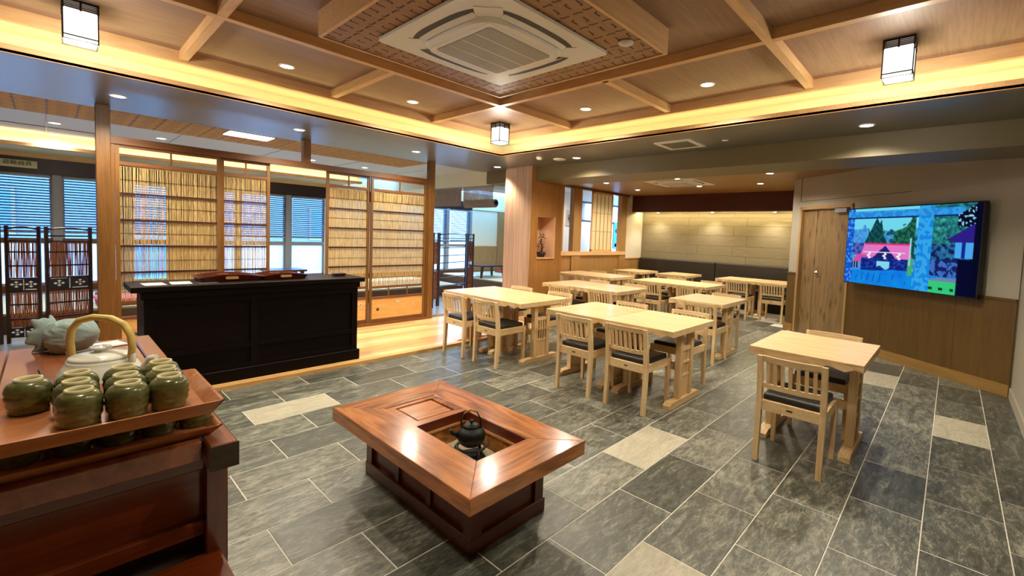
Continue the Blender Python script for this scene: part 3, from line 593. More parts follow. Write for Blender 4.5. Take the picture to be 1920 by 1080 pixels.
stuff(obj('slats', bm, 'ac_grey', t)); obj('backing', bx(-.17, .17, -.17, .17, -.003, 0), 'ac_dark', t)
t = tag(obj('smoke_detector', bmn() if False else (lambda b: (lathe(b, [(0, -.035), (.03, -.035), (.045, -.02), (.055, 0), (0, 0)], 20), b)[1])(bmn()), 'plastic', None, (4.72, 4.42, CZ)), 'small white smoke detector on the grey ceiling near the column', 'detector')
tag(obj('ceiling_speaker', (lambda b: (lathe(b, [(0, -.01), (.085, -.01), (.095, 0), (0, 0)], 24), b)[1])(bmn()), 'ac', None, (4.98, 4.27, CZ)), 'flat round white ceiling speaker beside the smoke detector', 'speaker')
tag(obj('fire_sensor', (lambda b: (lathe(b, [(0, -.02), (.02, -.02), (.045, -.008), (.05, 0), (0, 0)], 20), b)[1])(bmn()), 'plastic', None, (2.43, 1.58, 2.66)), 'round white sensor on the patterned ceiling box', 'sensor')
tag(obj('sprinkler_cap', (lambda b: (lathe(b, [(0, -.006), (.03, -.006), (.035, 0), (0, 0)], 16), b)[1])(bmn()), 'ac', None, (4.95, 1.9, CZ)), 'tiny white sprinkler cap on the grey ceiling right of the vent', 'sprinkler')
# bench wall spotlights
for k, y in enumerate((5.69, 4.27, 2.91)):
    t = thing('wall_spotlight', 'small white spotlight under the dark header above the bench, ' + ('beside the shoji wall', 'in the middle', 'by the door wall')[k], 'spotlight', (10.62, y, 2.16), 0, 'spotlights over the bench')
    bm = bmn(); lathe(bm, [(0, -.02), (.035, -.02), (.04, .03), (.012, .035), (.012, .09), (0, .09)], 16); obj('lamp_head', bm, 'ac', t)
    bm = bmn(); lathe(bm, [(0, -.024), (.032, -.024), (.032, -.021), (0, -.021)], 16); obj('lens', bm, 'lens', t)
    lamp('bulb', 'SPOT', (-.14, 0, -.06), 42, WARM, t, spot_size=R(120), spot_blend=.9, shadow_soft_size=.03)
t = thing('security_camera', 'small white camera high in the alcove corner beside the dark header', 'camera', (10.0, 6.12, 2.42))
bm = bmn(); lathe(bm, [(0, -.03), (.03, -.03), (.035, .0), (.03, .03), (0, .03)], 14); obj('body', bm, 'plastic', t); bm = bmn(); box(bm, -.015, .015, .0, .06, .03, .05); obj('bracket', bm, 'plastic', t)
# ================================================================== TABLES
def table_proto():
    t = thing('dining_table', 'x', 'table', (0, 0, 0), 0, 'pale wooden dining tables')
    bm = bmn(); hx, hy = .43, .348; n = 14
    rs = random.Random(3)
    wav = [(.003+.004*math.sin(i*1.7)+.004*rs.random()) for i in range(n+1)]
    top = [(-hx, -hy+2*hy*i/n) for i in range(n+1)]+[(hx, hy-2*hy*i/n) for i in range(n+1)]
    bot = [(-hx+wav[i], -hy+2*hy*i/n) for i in range(n+1)]+[(hx-wav[n-i], hy-2*hy*i/n) for i in range(n+1)]
    zb = [.650+.013*math.sin(i*2.1) for i in range(n+1)]; zb2 = zb+list(reversed(zb))
    hi = [bm.verts.new((x, y, .70)) for x, y in top]; mid = [bm.verts.new((x, y, .695)) for x, y in top]; lo = [bm.verts.new((bot[i][0], bot[i][1], zb2[i])) for i in range(len(bot))]
    m_ = len(top); bm.faces.new(hi)
    for i in range(m_):
        j = (i+1) % m_; end = i in (n, m_-1)
        bm.faces.new((mid[i], mid[j], hi[j], hi[i])).material_index = 0
        bm.faces.new((lo[i], lo[j], mid[j], mid[i])).material_index = 0 if end else 1
    bm.faces.new(list(reversed(lo))).material_index = 1
    obj('tabletop', bm, ['ash_y', 'bark'], t)
    for s in (-1, 1):
        y = s*.262
        bm = bmn(); pts = [(-.31, 0), (-.31, .03), (-.26, .05), (.26, .05), (.31, .03), (.31, 0)]
        lo = [bm.verts.new((x, y-.035, z)) for x, z in pts]; hi = [bm.verts.new((x, y+.035, z)) for x, z in pts]
        bm.faces.new(lo); bm.faces.new(list(reversed(hi)))
        for i in range(6): bm.faces.new((lo[i], hi[i], hi[(i+1) % 6], lo[(i+1) % 6]))
        tr = obj('trestle', bm, 'ash_x', t)
        for x in (-.105, .105): obj('post', bev(bx(x-.028, x+.028, y-.026, y+.026, .05, .63), .003), 'ash_z', tr)
        obj('bearer', bev(bx(-.30, .30, y-.03, y+.03, .625, .655), .003), 'ash_x', tr)
        for z0, z1 in ((.47, .505), (.355, .375), (.235, .255)): obj('rail', bx(-.077, .077, y-.018, y+.018, z0, z1), 'ash_x', tr)
        for k in range(4):
            for z0, z1 in ((.375, .47), (.255, .355)): obj('slat', bx(-.060+k*.04-.008, -.060+k*.04+.008, y-.010, y+.010, z0, z1), 'ash_z', tr)
        obj('panel', bx(-.077, .077, y-.012, y+.012, .05, .235), 'ash_z', tr)
    obj('stretcher', bx(-.02, .02, -.236, .236, .27, .33), 'ash_y', t)
    return t
TB = table_proto()
tabs = [(3.86, 1.99, 'half of the pair behind the irori, nearer the television'), (3.86, 2.69, 'half of the pair behind the irori, nearer the counter'),
        (3.90, .715, 'standing alone nearest the television wall'),
        (3.84, 3.74, 'half of the pair at the platform, on the room side'), (3.84, 4.44, 'half of the pair at the platform, on the platform side'),
        (5.72, 3.74, 'right half of the pair before the column'), (5.72, 4.44, 'left half of the pair before the column'),
        (5.86, 2.34, 'single one in the second row behind the irori pair'),
        (7.65, 3.28, 'right half of the pair before the bench tables'), (7.65, 3.98, 'left half of the pair before the bench tables'),
        (7.48, 5.02, 'right half of the pair beside the shoji wall'), (7.48, 5.72, 'left half of the pair beside the shoji wall'),
        (9.42, 5.54, 'small, at the bench in the shoji corner'), (9.55, 4.52, 'small, at the middle of the bench'), (9.75, 2.55, 'right half of the bench pair by the door'), (9.75, 3.26, 'left half of the bench pair by the door')]
first = True
for x, y, s in tabs:
    lab = 'pale wooden dining table, ' + s
    if first: TB.location = (x, y, 0); TB['label'] = lab; first = False
    else: place(TB, (x, y, 0), 0, lab)
# ================================================================== CHAIRS
def chair_proto():
    t = thing('dining_chair', 'x', 'chair', (0, 0, 0), 0, 'pale wooden chairs with black seats')
    for s in (-1, 1):
        bm = bmn(); y = s*.185; w_ = .0165
        P = [(-.205, 0, .016), (-.195, .22, .018), (-.19, .40, .021), (-.205, .56, .018), (-.235, .715, .013)]
        rows = [[bm.verts.new((x+d, y+e, z)) for d, e in ((-r, -w_), (r, -w_), (r, w_), (-r, w_))] for x, z, r in P]
        for a, b in zip(rows, rows[1:]):
            for k in range(4): bm.faces.new((a[k], a[(k+1) % 4], b[(k+1) % 4], b[k]))
        bm.faces.new(list(reversed(rows[0]))); bm.faces.new(rows[-1])
        obj('leg', bm, 'ash_z', t)
        bm = bmn(); y = s*.185; hexa(bm, [(.185, y-.014, 0), (.213, y-.014, 0), (.213, y+.014, 0), (.185, y+.014, 0)], [(.178, y-.018, .415), (.213, y-.018, .415), (.213, y+.018, .415), (.178, y+.018, .415)])
        obj('leg', bm, 'ash_z', t)
    bm = bmn()
    for y in (-.185, .185): box(bm, -.175, .182, y-.011, y+.011, .35, .415)
    box(bm, -.203, -.181, -.17, .17, .345, .412); box(bm, .19, .21, -.17, .17, .35, .415); box(bm, -.18, .19, -.175, .175, .39, .41)
    obj('seat_frame', bm, 'ash_x', t)
    bm = bev(bx(-.172, .205, -.172, .172, .408, .452), .014, 2); obj('seat', bm, 'seat', t)
    def arc_rail(z0, z1, x0, dx):
        bm = bmn(); n = 6; rows = []
        for i in range(n+1):
            u = -1+2*i/n; x = x0-.022*(1-u*u); y = u*.17
            rows.append([bm.verts.new(p) for p in ((x-.010, y, z0), (x+.010, y, z0), (x+.010+dx, y, z1), (x-.010+dx, y, z1))])
        for a, b in zip(rows, rows[1:]):
            for k in range(4): bm.faces.new((a[k], a[(k+1) % 4], b[(k+1) % 4], b[k]))
        bm.faces.new(list(reversed(rows[0]))); bm.faces.new(rows[-1]); return bm
    obj('top_rail', arc_rail(.678, .718, -.226, -.008), 'ash_y', t); obj('lower_rail', arc_rail(.498, .53, -.194, -.004), 'ash_y', t)
    for k in range(7):
        u = -1+2*(k+.5)/7; y = u*.158; c = .022*(1-u*u); bm = bmn()
        hexa(bm, [(-.202-c, y-.0105, .525), (-.190-c, y-.0105, .525), (-.190-c, y+.0105, .525), (-.202-c, y+.0105, .525)], [(-.233-c, y-.0105, .685), (-.221-c, y-.0105, .685), (-.221-c, y+.0105, .685), (-.233-c, y+.0105, .685)])
        obj('slat', bm, 'ash_z', t)
    o = obj('maker_plate', bx(-.2045, -.2028, -.018, .018, .375, .384), 'black', t); o['label'] = 'tiny dark plate on the back of the seat frame'
    return t
CH = chair_proto()
near = [(3.40, .70, 'at the single table nearest the television wall'), (3.48, 2.54, 'left of two at the table behind the irori'), (3.48, 1.95, 'right of two at the table behind the irori'),
        (3.43, 4.31, 'left of two at the platform table'), (3.43, 3.69, 'right of two at the platform table'),
        (5.36, 4.31, 'left of two at the table before the column'), (5.41, 3.66, 'right of two at the table before the column'), (5.47, 2.26, 'at the single second-row table'),
        (7.20, 3.81, 'left of two at the table before the bench'), (7.22, 3.18, 'right of two at the table before the bench'),
        (7.06, 5.53, 'left of two at the shoji wall table'), (7.10, 4.96, 'right of two at the shoji wall table'),
        (9.02, 5.54, 'at the small bench table in the shoji corner'), (8.86, 4.36, 'at the small table in the middle of the bench'), (9.10, 3.02, 'left of two at the bench table by the door'), (9.15, 2.41, 'right of two at the bench table by the door')]
far = [(4.22, .68, 'behind the single table nearest the television wall'), (4.27, 1.97, 'right of two beyond the table behind the irori'), (4.27, 2.66, 'left of two beyond the table behind the irori'),
       (4.24, 3.70, 'right of two beyond the platform table'), (4.24, 4.38, 'left of two beyond the platform table'),
       (6.12, 3.72, 'right of two beyond the table before the column'), (6.12, 4.42, 'left of two beyond the table before the column'), (6.24, 2.33, 'beyond the single second-row table'),
       (8.06, 3.26, 'right of two beyond the table before the bench'), (8.06, 3.96, 'left of two beyond the table before the bench'),
       (7.90, 5.0, 'right of two beyond the shoji wall table'), (7.90, 5.7, 'left of two beyond the shoji wall table')]
first = True
feet_ = [(tx, ty+q) for tx, ty, _ in tabs for q in (-.262, .262)]
def free(x, y, f):
    for dy in (0, .01, -.01, .02, -.02, .03, -.03, .04, -.04, .05, -.05, .06, -.06, .07, -.07):
        if all(not (abs(x+f*.195-tx) < .34 and abs(y+dy+q-ty) < .062) for tx, ty in feet_ for q in (-.185, .185)): return y+dy
    return y
for lst, rz, w_ in ((near, 0, 'slat-backed pale chair, back turned, '), (far, PI, 'pale chair facing the room, ')):
    for i, (x, y, s) in enumerate(lst):
        lab = w_+s; y = free(x, y, 1 if rz == 0 else -1); r_ = rz+R(random.uniform(-1, 1))
        if first: CH.location = (x, y, 0); CH.rotation_euler.z = r_; CH['label'] = lab; first = False
        else: place(CH, (x, y, 0), r_, lab)
# ================================================================== BENCH
t = thing('bench_sofa', 'long dark brown upholstered bench along the lit alcove wall', 'bench', (10.385, 4.12, 0))
for a, b in ((-2.04, .0), (.004, 2.035)):
    obj('seat_cushion', bev(bx(-.22, .22, a, b, .20, .44), .03, 2), 'bench', t); obj('backrest', bev(bx(.20, .345, a, b, .40, .965), .025, 2), 'bench', t)
obj('plinth', bx(-.18, .33, -2.03, 2.03, 0, .20), 'black', t)
# ================================================================== TELEVISION
tv = thing('television', 'large wall-mounted television showing a red-roofed shrine seen through a blue gateway', 'television', TV_A+TV_D*1.14+TV_N*.0+Vector((0, 0, 1.47)), TV_ANG)
HWt, HHt = .86, .52
obj('cabinet', bev(bx(-HWt, HWt, .07, .125, -HHt, HHt), .004), 'bezel', tv); obj('mount', bx(-.3, .3, .0, .07, -.2, .2), 'black', tv)
def pin(p, poly):
    x, y = p; c = False; n = len(poly)
    for i in range(n):
        (x1, y1), (x2, y2) = poly[i], poly[i-1]
        if (y1 > y) != (y2 > y) and x < (x2-x1)*(y-y1)/(y2-y1)+x1: c = not c
    return c
def nz(u, v, s, k=0.): return mnoise.noise(Vector((u*s*1.7, v*s, k)))
def shrine(u, v):
    c = (112, 214, 236)                                   # sky
    if v > .30+.10*nz(u, v, 5)+.05*nz(u, v, 19): c = (60+40*nz(u, v, 30), 150+60*nz(u, v, 24, 2), 200) if nz(u, v, 14, 5) > -.15 else (26, 80, 96)
    if u < .2 and v > .25+.08*nz(u, v, 9): c = (70, 150+50*nz(u, v, 26), 220)
    if u < .17 and .45 < v < .62: c = (86, 96, 190) if nz(u, v, 22) > -.1 else (40, 60, 130)
    if pin((u, v), [(.27, .12), (.37, .46), (.17, .46)]) or pin((u, v), [(.31, .15), (.35, .46), (.2, .46)]): c = (22, 84, 84) if nz(u, v, 26) > 0 else (14, 56, 66)
    if .42 < u < .58 and v > .10+(.58-u)*1.5+.07*nz(u, v, 14) and v < .62: c = (34, 110, 70) if nz(u, v, 26) > 0 else (20, 66, 72)
    if u > .69:
        g = nz(u, v, 20)+.6*nz(u, v, 44, 3)
        c = (30+60*max(0, g), 120+90*g, 120+50*g) if v < .45 else ((40, 90+60*g, 150) if g > -.1 else (16, 34, 84))
        if v > .62: c = (24, 30, 96) if g < .05 else (60, 110, 190)
    if .45 < v < .66 and pin((u, v), [(.18, .45), (.55, .45), (.57, .66), (.13, .66)]): c = (226, 118, 196) if v > .475 else (226, 40, 110)
    if v > .6 and u < .2 and v < .72 and u+v*.4 > .35: c = (206, 80, 160)
    if pin((u, v), [(.355, .48), (.47, .68), (.23, .68)]): c = (24, 34, 110)
    if .645 < v < .82 and .15 < u < .57: c = (18, 34, 120) if nz(u, v*3, 18) > -.1 else (30, 66, 170)
    if .29 < u < .40 and .68 < v < .765-.02*math.sin((u-.29)*57): c = (130, 214, 236)
    if .17 < u < .52 and abs(v-(.57+.09*abs(u-.355)*0)) < .006: c = (236, 220, 240)
    for cx in (.22, .355, .47):
        if abs(u-cx-.008*math.sin(v*120)) < .010 and .57 < v < .66: c = (240, 240, 250)
    if u < .12 and .70 < v < .80: c = (150, 200, 240) if math.sin(u*260) > .4 else (20, 30, 90)
    if v > .80+.02*math.sin(u*9): c = (16, 130+18*nz(u, v, 9), 226); 
    if .83 < v < .96 and u < .58 and math.sin(u*120+v*14) > .93 and nz(u, v, 6) > -.1: c = (24, 60, 160)
    if u > .69 and v > .82+.25*(0.8-u)*(u < .8): c = (50, 200, 120) if v > .86 else (110, 130, 170)
    if u > .70 and .93 < v < .97 and math.sin(u*90) > .3: c = (20, 40, 50)
    if .545 < u < .575 and .62 < v < .84: c = (70, 170, 110)
    if abs(u-.555) < .006 and .38 < v < .72: c = (160, 210, 230)
    if u > .60-.02*(v > .85) and u < .70: c = (24, 132, 224) if nz(u, v, 20, 8) > .05 else (52, 164, 232)
    if u < .065: c = (20, 84, 200) if nz(u, v, 26) > -.1 else (70, 150, 232)
    if .03 < v < .115 and u < .90: c = (52, 156, 230) if nz(u, v, 18) > 0 else (40, 132, 214)
    if .115 < v < .135 and u < .90 and not .60 < u < .70: c = (10, 40, 110)
    if u > .86 and v < .26 and u+v > .98: c = (6, 14, 40) if nz(u, v, 40) < .25 else (150, 210, 240)
    if pin((u, v), [(.79, .40), (.98, .20), (.99, .42), (.86, .43)]): c = (44, 30, 130)
    if .855 < u < .965 and .42 < v < .60: c = (74, 166, 236) if abs(u-.905) > .01 else (20, 40, 140)
    if .88 < u < .965 and v > .60: c = (8, 10, 44)
    if u > .965: c = (8, 10, 36)
    return c
NX, NY = 176, 100; vs, fs, cl = [], [], []
for j in range(NY+1):
    for i in range(NX+1):
        u, v = i/NX, j/NY; vs.append(((.5-u)*2*(HWt-.012), .1262, (.5-v)*2*(HHt-.014))); cl.append(shrine(u, v))
for j in range(NY):
    for i in range(NX): a = j*(NX+1)+i; fs.append((a, a+NX+1, a+NX+2, a+1))
me = bpy.data.meshes.new('screen'); me.from_pydata(vs, [], fs)
at = me.color_attributes.new('picture', 'FLOAT_COLOR', 'POINT')
for k, c in enumerate(cl): at.data[k].color = (*lin([max(0, min(255, q)) for q in c]), 1)
ms = bpy.data.materials.new('screen_picture'); ms.use_nodes = True; nt = ms.node_tree; nt.nodes.clear()
o_ = nt.nodes.new('ShaderNodeOutputMaterial'); e_ = nt.nodes.new('ShaderNodeEmission'); a_ = nt.nodes.new('ShaderNodeVertexColor'); a_.layer_name = 'picture'
nt.links.new(a_.outputs[0], e_.inputs[0]); e_.inputs[1].default_value = 1.0; nt.links.new(e_.outputs[0], o_.inputs[0])
scr = link('screen', me, ms, tv)
# ================================================================== IRORI TABLE
ir = thing('irori_table', 'low reddish wooden hearth table with square fire pit on the slate floor', 'table', (0, 0, 0))
bm = bmn(); box(bm, 1.25, 1.745, 1.50, 2.495, 0, .075); bev(bm, .004); obj('plinth', bm, 'keyaki_d', ir)
bm = bmn()
for x in (1.285, 1.70):
    for y in (1.535, 2.46): box(bm, x-.03, x+.03, y-.03, y+.03, .075, .335)
box(bm, 1.27, 1.72, 1.51, 1.53, .275, .335); box(bm, 1.27, 1.72, 2.46, 2.48, .275, .335); box(bm, 1.262, 1.282, 1.52, 2.47, .275, .335); box(bm, 1.70, 1.722, 1.52, 2.47, .275, .335)
for y in (1.86, 2.16): box(bm, 1.262, 1.285, y-.02, y+.02, .075, .30); box(bm, 1.70, 1.722, y-.02, y+.02, .075, .30)
obj('base_frame', bm, 'keyaki_d', ir)
for a, b in ((1.565, 1.84), (1.88, 2.14), (2.18, 2.43)):
    obj('side_panel', bx(1.275, 1.285, a, b, .075, .28), 'keyaki_d', ir); obj('side_panel', bx(1.70, 1.71, a, b, .075, .28), 'keyaki_d', ir)
obj('end_panel', bx(1.315, 1.67, 1.522, 1.532, .075, .28), 'keyaki_d', ir); obj('end_panel', bx(1.315, 1.67, 2.46, 2.47, .075, .28), 'keyaki_d', ir)
def mitre(q, m, name='top_board'):
    bm = bmn(); hexa(bm, [(x, y, .328) for x, y in q], [(x, y, .402) for x, y in q]); bev(bm, .0025); return obj(name, bm, m, ir)
O, I_ = (1.10, 1.335, 1.852, 2.605), (1.312, 1.553, 1.652, 2.395)
mitre([(O[0], O[1]), (O[2], O[1]), (I_[2], I_[1]), (I_[0], I_[1])], 'keyaki_x'); mitre([(O[0], O[3]), (O[0], O[1]), (I_[0], I_[1]), (I_[0], I_[3])], 'keyaki')
mitre([(I_[2], I_[1]), (O[2], O[1]), (O[2], O[3]), (I_[2], I_[3])], 'keyaki'); mitre([(I_[0], I_[3]), (I_[2], I_[3]), (O[2], O[3]), (O[0], O[3])], 'keyaki_x')
bm = bmn(); box(bm, 1.312, 1.652, 2.07, 2.12, .345, .3975); box(bm, 1.312, 1.652, 2.36, 2.395, .345, .3975); box(bm, 1.312, 1.36, 2.12, 2.36, .345, .3975); box(bm, 1.61, 1.652, 2.12, 2.36, .345, .3975); obj('lid_frame', bm, 'keyaki_x', ir)
bm = bmn(); hexa(bm, [(1.36, 2.12, .37), (1.61, 2.12, .37), (1.61, 2.36, .37), (1.36, 2.36, .37)], [(1.375, 2.135, .395), (1.595, 2.135, .395), (1.595, 2.345, .395), (1.375, 2.345, .395)]); obj('lid_panel', bm, 'keyaki_x', ir)
x0, x1, y0, y1 = 1.312, 1.652, 1.553, 2.07
bm = bmn(); box(bm, x0, x1, y0, y0+.006, .345, .398); box(bm, x0, x1, y1-.006, y1, .345, .398); box(bm, x0, x0+.006, y0, y1, .345, .398); box(bm, x1-.006, x1, y0, y1, .345, .398); obj('pit_lining', bm, 'keyaki_d', ir)
bm = bmn()
for a in ((x0, x1, y0, y0+.018), (x0, x1, y1-.018, y1), (x0, x0+.018, y0, y1), (x1-.018, x1, y0, y1)): box(bm, *a, .335, .345)
obj('pit_rim', bm, 'copper', ir)
bm = bmn(); a, b = .0, .03
for q0, q1 in (((x0, y0), (x1, y0)), ((x1, y0), (x1, y1)), ((x1, y1), (x0, y1)), ((x0, y1), (x0, y0))):
    c = Vector(((x0+x1)/2, (y0+y1)/2)); p = [Vector(q0), Vector(q1)]; ins = [v+(c-v)*.07 for v in p]
    bm.faces.new([bm.verts.new((*p[0], .337)), bm.verts.new((*p[1], .337)), bm.verts.new((*ins[1], .2)), bm.verts.new((*ins[0], .2))])
obj('fire_box', bm, 'brass', ir)
bm = bmn(); n = 10; gv = {}
for i in range(n+1):
    for j in range(n+1):
        x, y = x0+.012+(x1-x0-.024)*i/n, y0+.012+(y1-y0-.024)*j/n; gv[i, j] = bm.verts.new((x, y, .246+.012*mnoise.noise(Vector((x*14, y*14, 1)))))
for i in range(n):
    for j in range(n): bm.faces.new((gv[i, j], gv[i+1, j], gv[i+1, j+1], gv[i, j+1])).smooth = True
stuff(obj('ash_bed', bm, 'ash', ir))
KX, KY = 1.50, 1.825
tr = thing('kettle_stand', 'black iron three-legged stand on the pale ash of the fire pit', 'stand', (KX, KY, .242))
bm = bmn(); tube(bm, [(.075*math.cos(2*PI*k/24), .075*math.sin(2*PI*k/24), .075) for k in range(25)], .008, 8, cap=False); obj('ring', bm, 'ironblack', tr)
for k in range(3):
    a = R(20+120*k); bm = bmn(); c, s = math.cos(a), math.sin(a); tube(bm, [(.075*c, .075*s, .08), (.09*c, .09*s, .04), (.10*c, .10*s, .004)], [.009, .009, .012], 8); obj('leg', bm, 'ironblack', tr)
bm = bmn(); hexa(bm, [(-.07, -.04, .004), (.06, -.08, .004), (.095, .02, .004), (-.04, .07, .004)], [(-.05, -.03, .045), (.04, -.05, .045), (.06, .015, .045), (-.03, .05, .045)]); bev(bm, .008); obj('charcoal_block', bm, 'ironblack', tr)
kt = thing('iron_kettle', 'small dark green cast-iron kettle with a cane handle over the fire pit', 'kettle', (KX, KY, .325))
bm = bmn(); lathe(bm, [(0, 0), (.045, 0), (.066, .018), (.076, .045), (.072, .07), (.055, .09), (.042, .096), (.042, .10), (0, .10)], 28); obj('body', bm, 'iron', kt)
bm = bmn(); lathe(bm, [(.044, .098), (.040, .106), (.02, .112), (.006, .113), (.006, .120), (.012, .124), (.011, .132), (0, .135)], 20); obj('lid', bm, 'iron', kt)
bm = bmn(); tube(bm, [(-.060, .03, .055), (-.088, .045, .072), (-.098, .05, .092)], [.014, .011, .008], 10); obj('spout', bm, 'iron', kt)
hd = Vector((right.x, right.y, 0)).normalized(); 
pts = [(-.052, .085), (-.056, .12), (-.040, .165), (-.008, .188), (.028, .176), (.046, .140), (.050, .085)]
bm = bmn(); tube(bm, [hd*p[0]+Vector((0, 0, p[1])) for p in pts[:3]], .004, 8); tube(bm, [hd*p[0]+Vector((0, 0, p[1])) for p in pts[4:]], .004, 8); obj('handle_wire', bm, 'ironblack', kt)
bm = bmn(); tube(bm, [hd*p[0]+Vector((0, 0, p[1])) for p in pts[2:5]], .0065, 8); obj('handle_grip', bm, 'wicker', kt)
# ================================================================== COUNTER
ct = thing('reception_counter', 'long black-brown panelled counter standing on the wooden platform', 'counter', (0, 0, .035))
xL, xR, yF, yB, zT = .50, 2.235, 4.71, 5.12, .84
obj('countertop', bev(bx(.42, 2.30, 4.66, 5.17, zT, zT+.045), .004), 'darkwood', ct)
obj('plinth', bev(bx(xL, xR+.02, yF-.035, yB, 0, .11), .004), 'darkwood', ct)
bm = bmn(); box(bm, xL, xR, yF+.012, yB, .11, zT); obj('carcass', bm, 'darkwood', ct)
for x in (xL+.03, (xL+xR)/2-.1, xR-.03): obj('stile', bx(x-.03, x+.03, yF-.012, yF+.012, .11, zT-.06), 'darkwood_z', ct)
for z0, z1 in ((.11, .155), (.29, .335), (.72, .78)): obj('rail', bx(xL, xR, yF-.010, yF+.012, z0, z1), 'darkwood', ct)
obj('cornice', bev(bx(xL-.02, xR+.02, yF-.03, yF+.02, .78, .84), .006), 'darkwood', ct)
for a, b in ((xL+.06, (xL+xR)/2-.13), ((xL+xR)/2-.07, xR-.06)):
    for z0, z1 in ((.155, .29), (.335, .72)):
        bm = bmn(); hexa(bm, [(a, yF+.006, z0), (b, yF+.006, z0), (b, yF+.02, z0), (a, yF+.02, z0)], [(a, yF+.006, z1), (b, yF+.006, z1), (b, yF+.02, z1), (a, yF+.02, z1)]); obj('panel', bm, 'darkwood', ct)
zc = .035+zT+.045
def tray(name, label, cx, cy, z, hx, hy, h, m, rz=0, group=None, fl=.02, th=.006, handles=False):
    t = thing(name, label, 'tray', (cx, cy, z), rz, group)
    obj('base', bx(-hx+fl, hx-fl, -hy+fl, hy-fl, 0, th), m, t)
    for q in (((-hx, -hy), (hx, -hy)), ((hx, -hy), (hx, hy)), ((hx, hy), (-hx, hy)), ((-hx, hy), (-hx, -hy))):
        (ax, ay), (bx2, by) = q; f = lambda x, y, k: (x-math.copysign(k, x), y-math.copysign(k, y))
        bm = bmn(); e = .006; n = 8 if handles and ay == by else 1; rows = []
        for i in range(n+1):
            u = i/n; X = ax+(bx2-ax)*u; Y = ay+(by-ay)*u
            hh = h*(1+(.55*math.sin(u*PI) if handles and ay == by else 0))
            i0 = f(ax, ay, fl); i1 = f(bx2, by, fl); Xi = i0[0]+(i1[0]-i0[0])*u; Yi = i0[1]+(i1[1]-i0[1])*u
            d = Vector((Xi-X, Yi-Y)); c2 = Vector((-Y if False else 0, 0))
            nx, ny = (0, -1) if (ay == by and ay < 0) else (0, 1) if ay == by else (1, 0) if ax > 0 else (-1, 0)
            rows.append([bm.verts.new(p) for p in ((Xi, Yi, 0), (X, Y, hh), (X-nx*e, Y-ny*e, hh), (Xi-nx*e, Yi-ny*e, th))])
        for a, b in zip(rows, rows[1:]):
            for k in range(4): bm.faces.new((a[k], b[k], b[(k+1) % 4], a[(k+1) % 4]))
        bm.faces.new(rows[0]); bm.faces.new(list(reversed(rows[-1])))
        obj('side', bm, m, t)
        if handles and ay == by:
            o = obj('hand_hole', (lambda b: (plate(b, rrect(.05, .012, .011), -.0075, .0075), bmesh.ops.transform(b, matrix=Matrix.Translation((0, math.copysign(hy-.006, ay), h*.85)) @ Matrix.Rotation(PI/2, 4, 'X'), verts=list(b.verts)), b)[2])(bmn()), 'wicker', t); o['label'] = 'pale handle opening'
    return t
tray('serving_tray', 'dark red lacquered serving tray with pale handle openings, left one on the counter', 1.12, 4.98, zc, .24, .17, .04, 'redwood_z', 0, 'lacquered trays on the counter', handles=True)
tray('serving_tray', 'dark red lacquered serving tray with pale handle openings, right one on the counter', 1.56, 4.96, zc, .20, .16, .04, 'redwood_z', R(2), 'lacquered trays on the counter', handles=True)
for k, (x, y) in enumerate(((.58, 4.86), (.76, 4.87))): tag(obj('paper_sheet', bx(-.07, .07, -.1, .1, 0, .0015), 'paper', None, (x, y, zc), R(3-6*k)), 'pale paper sheet lying on the left end of the dark counter, ' + ('outer' if k == 0 else 'inner') + ' of two', 'paper', 'papers on the counter')
t = thing('counter_mat', 'flat dark mat beside the papers on the counter', 'mat', (.93, 4.80, zc)); obj('pad', bev(bx(-.07, .07, -.09, .09, 0, .004), .001), 'ac_dark', t)
t = thing('pen_box', 'small dark box at the right end of the counter', 'box', (2.13, 4.93, zc), R(-4)); obj('body', bev(bx(-.06, .06, -.04, .04, 0, .022), .004), 'lacquer', t); obj('lid', bev(bx(-.062, .062, -.042, .042, .022, .032), .003), 'lacquer', t)
# ================================================================== REED SCREENS (partition)
PY = 6.22
pf = thing('screen_frame', 'brown wooden post-and-lintel frame holding the reed sliding screens', 'frame', (0, 0, 0))
obj('left_post', bev(bx(.32, .425, PY-.05, PY+.05, .035, 2.55), .004), 'post', pf); obj('left_jamb', bx(.425, .452, PY-.03, PY+.03, .035, 2.19), 'post', pf)
obj('right_post', bev(bx(4.08, 4.175, PY-.05, PY+.05, .035, 2.55), .004), 'post', pf); obj('right_jamb', bx(4.045, 4.08, PY-.03, PY+.03, .035, 2.19), 'post', pf)
obj('hanging_post', bev(bx(2.205, 2.295, PY-.045, PY+.045, 2.26, 2.55), .004), 'post', pf)
obj('lintel', bx(.425, 4.08, PY-.04, PY+.04, 2.19, 2.262), 'post_x', pf); obj('threshold', bx(.425, 4.08, PY-.055, PY+.045, .035, .075), 'post_x', pf)
rr = random.Random(11)
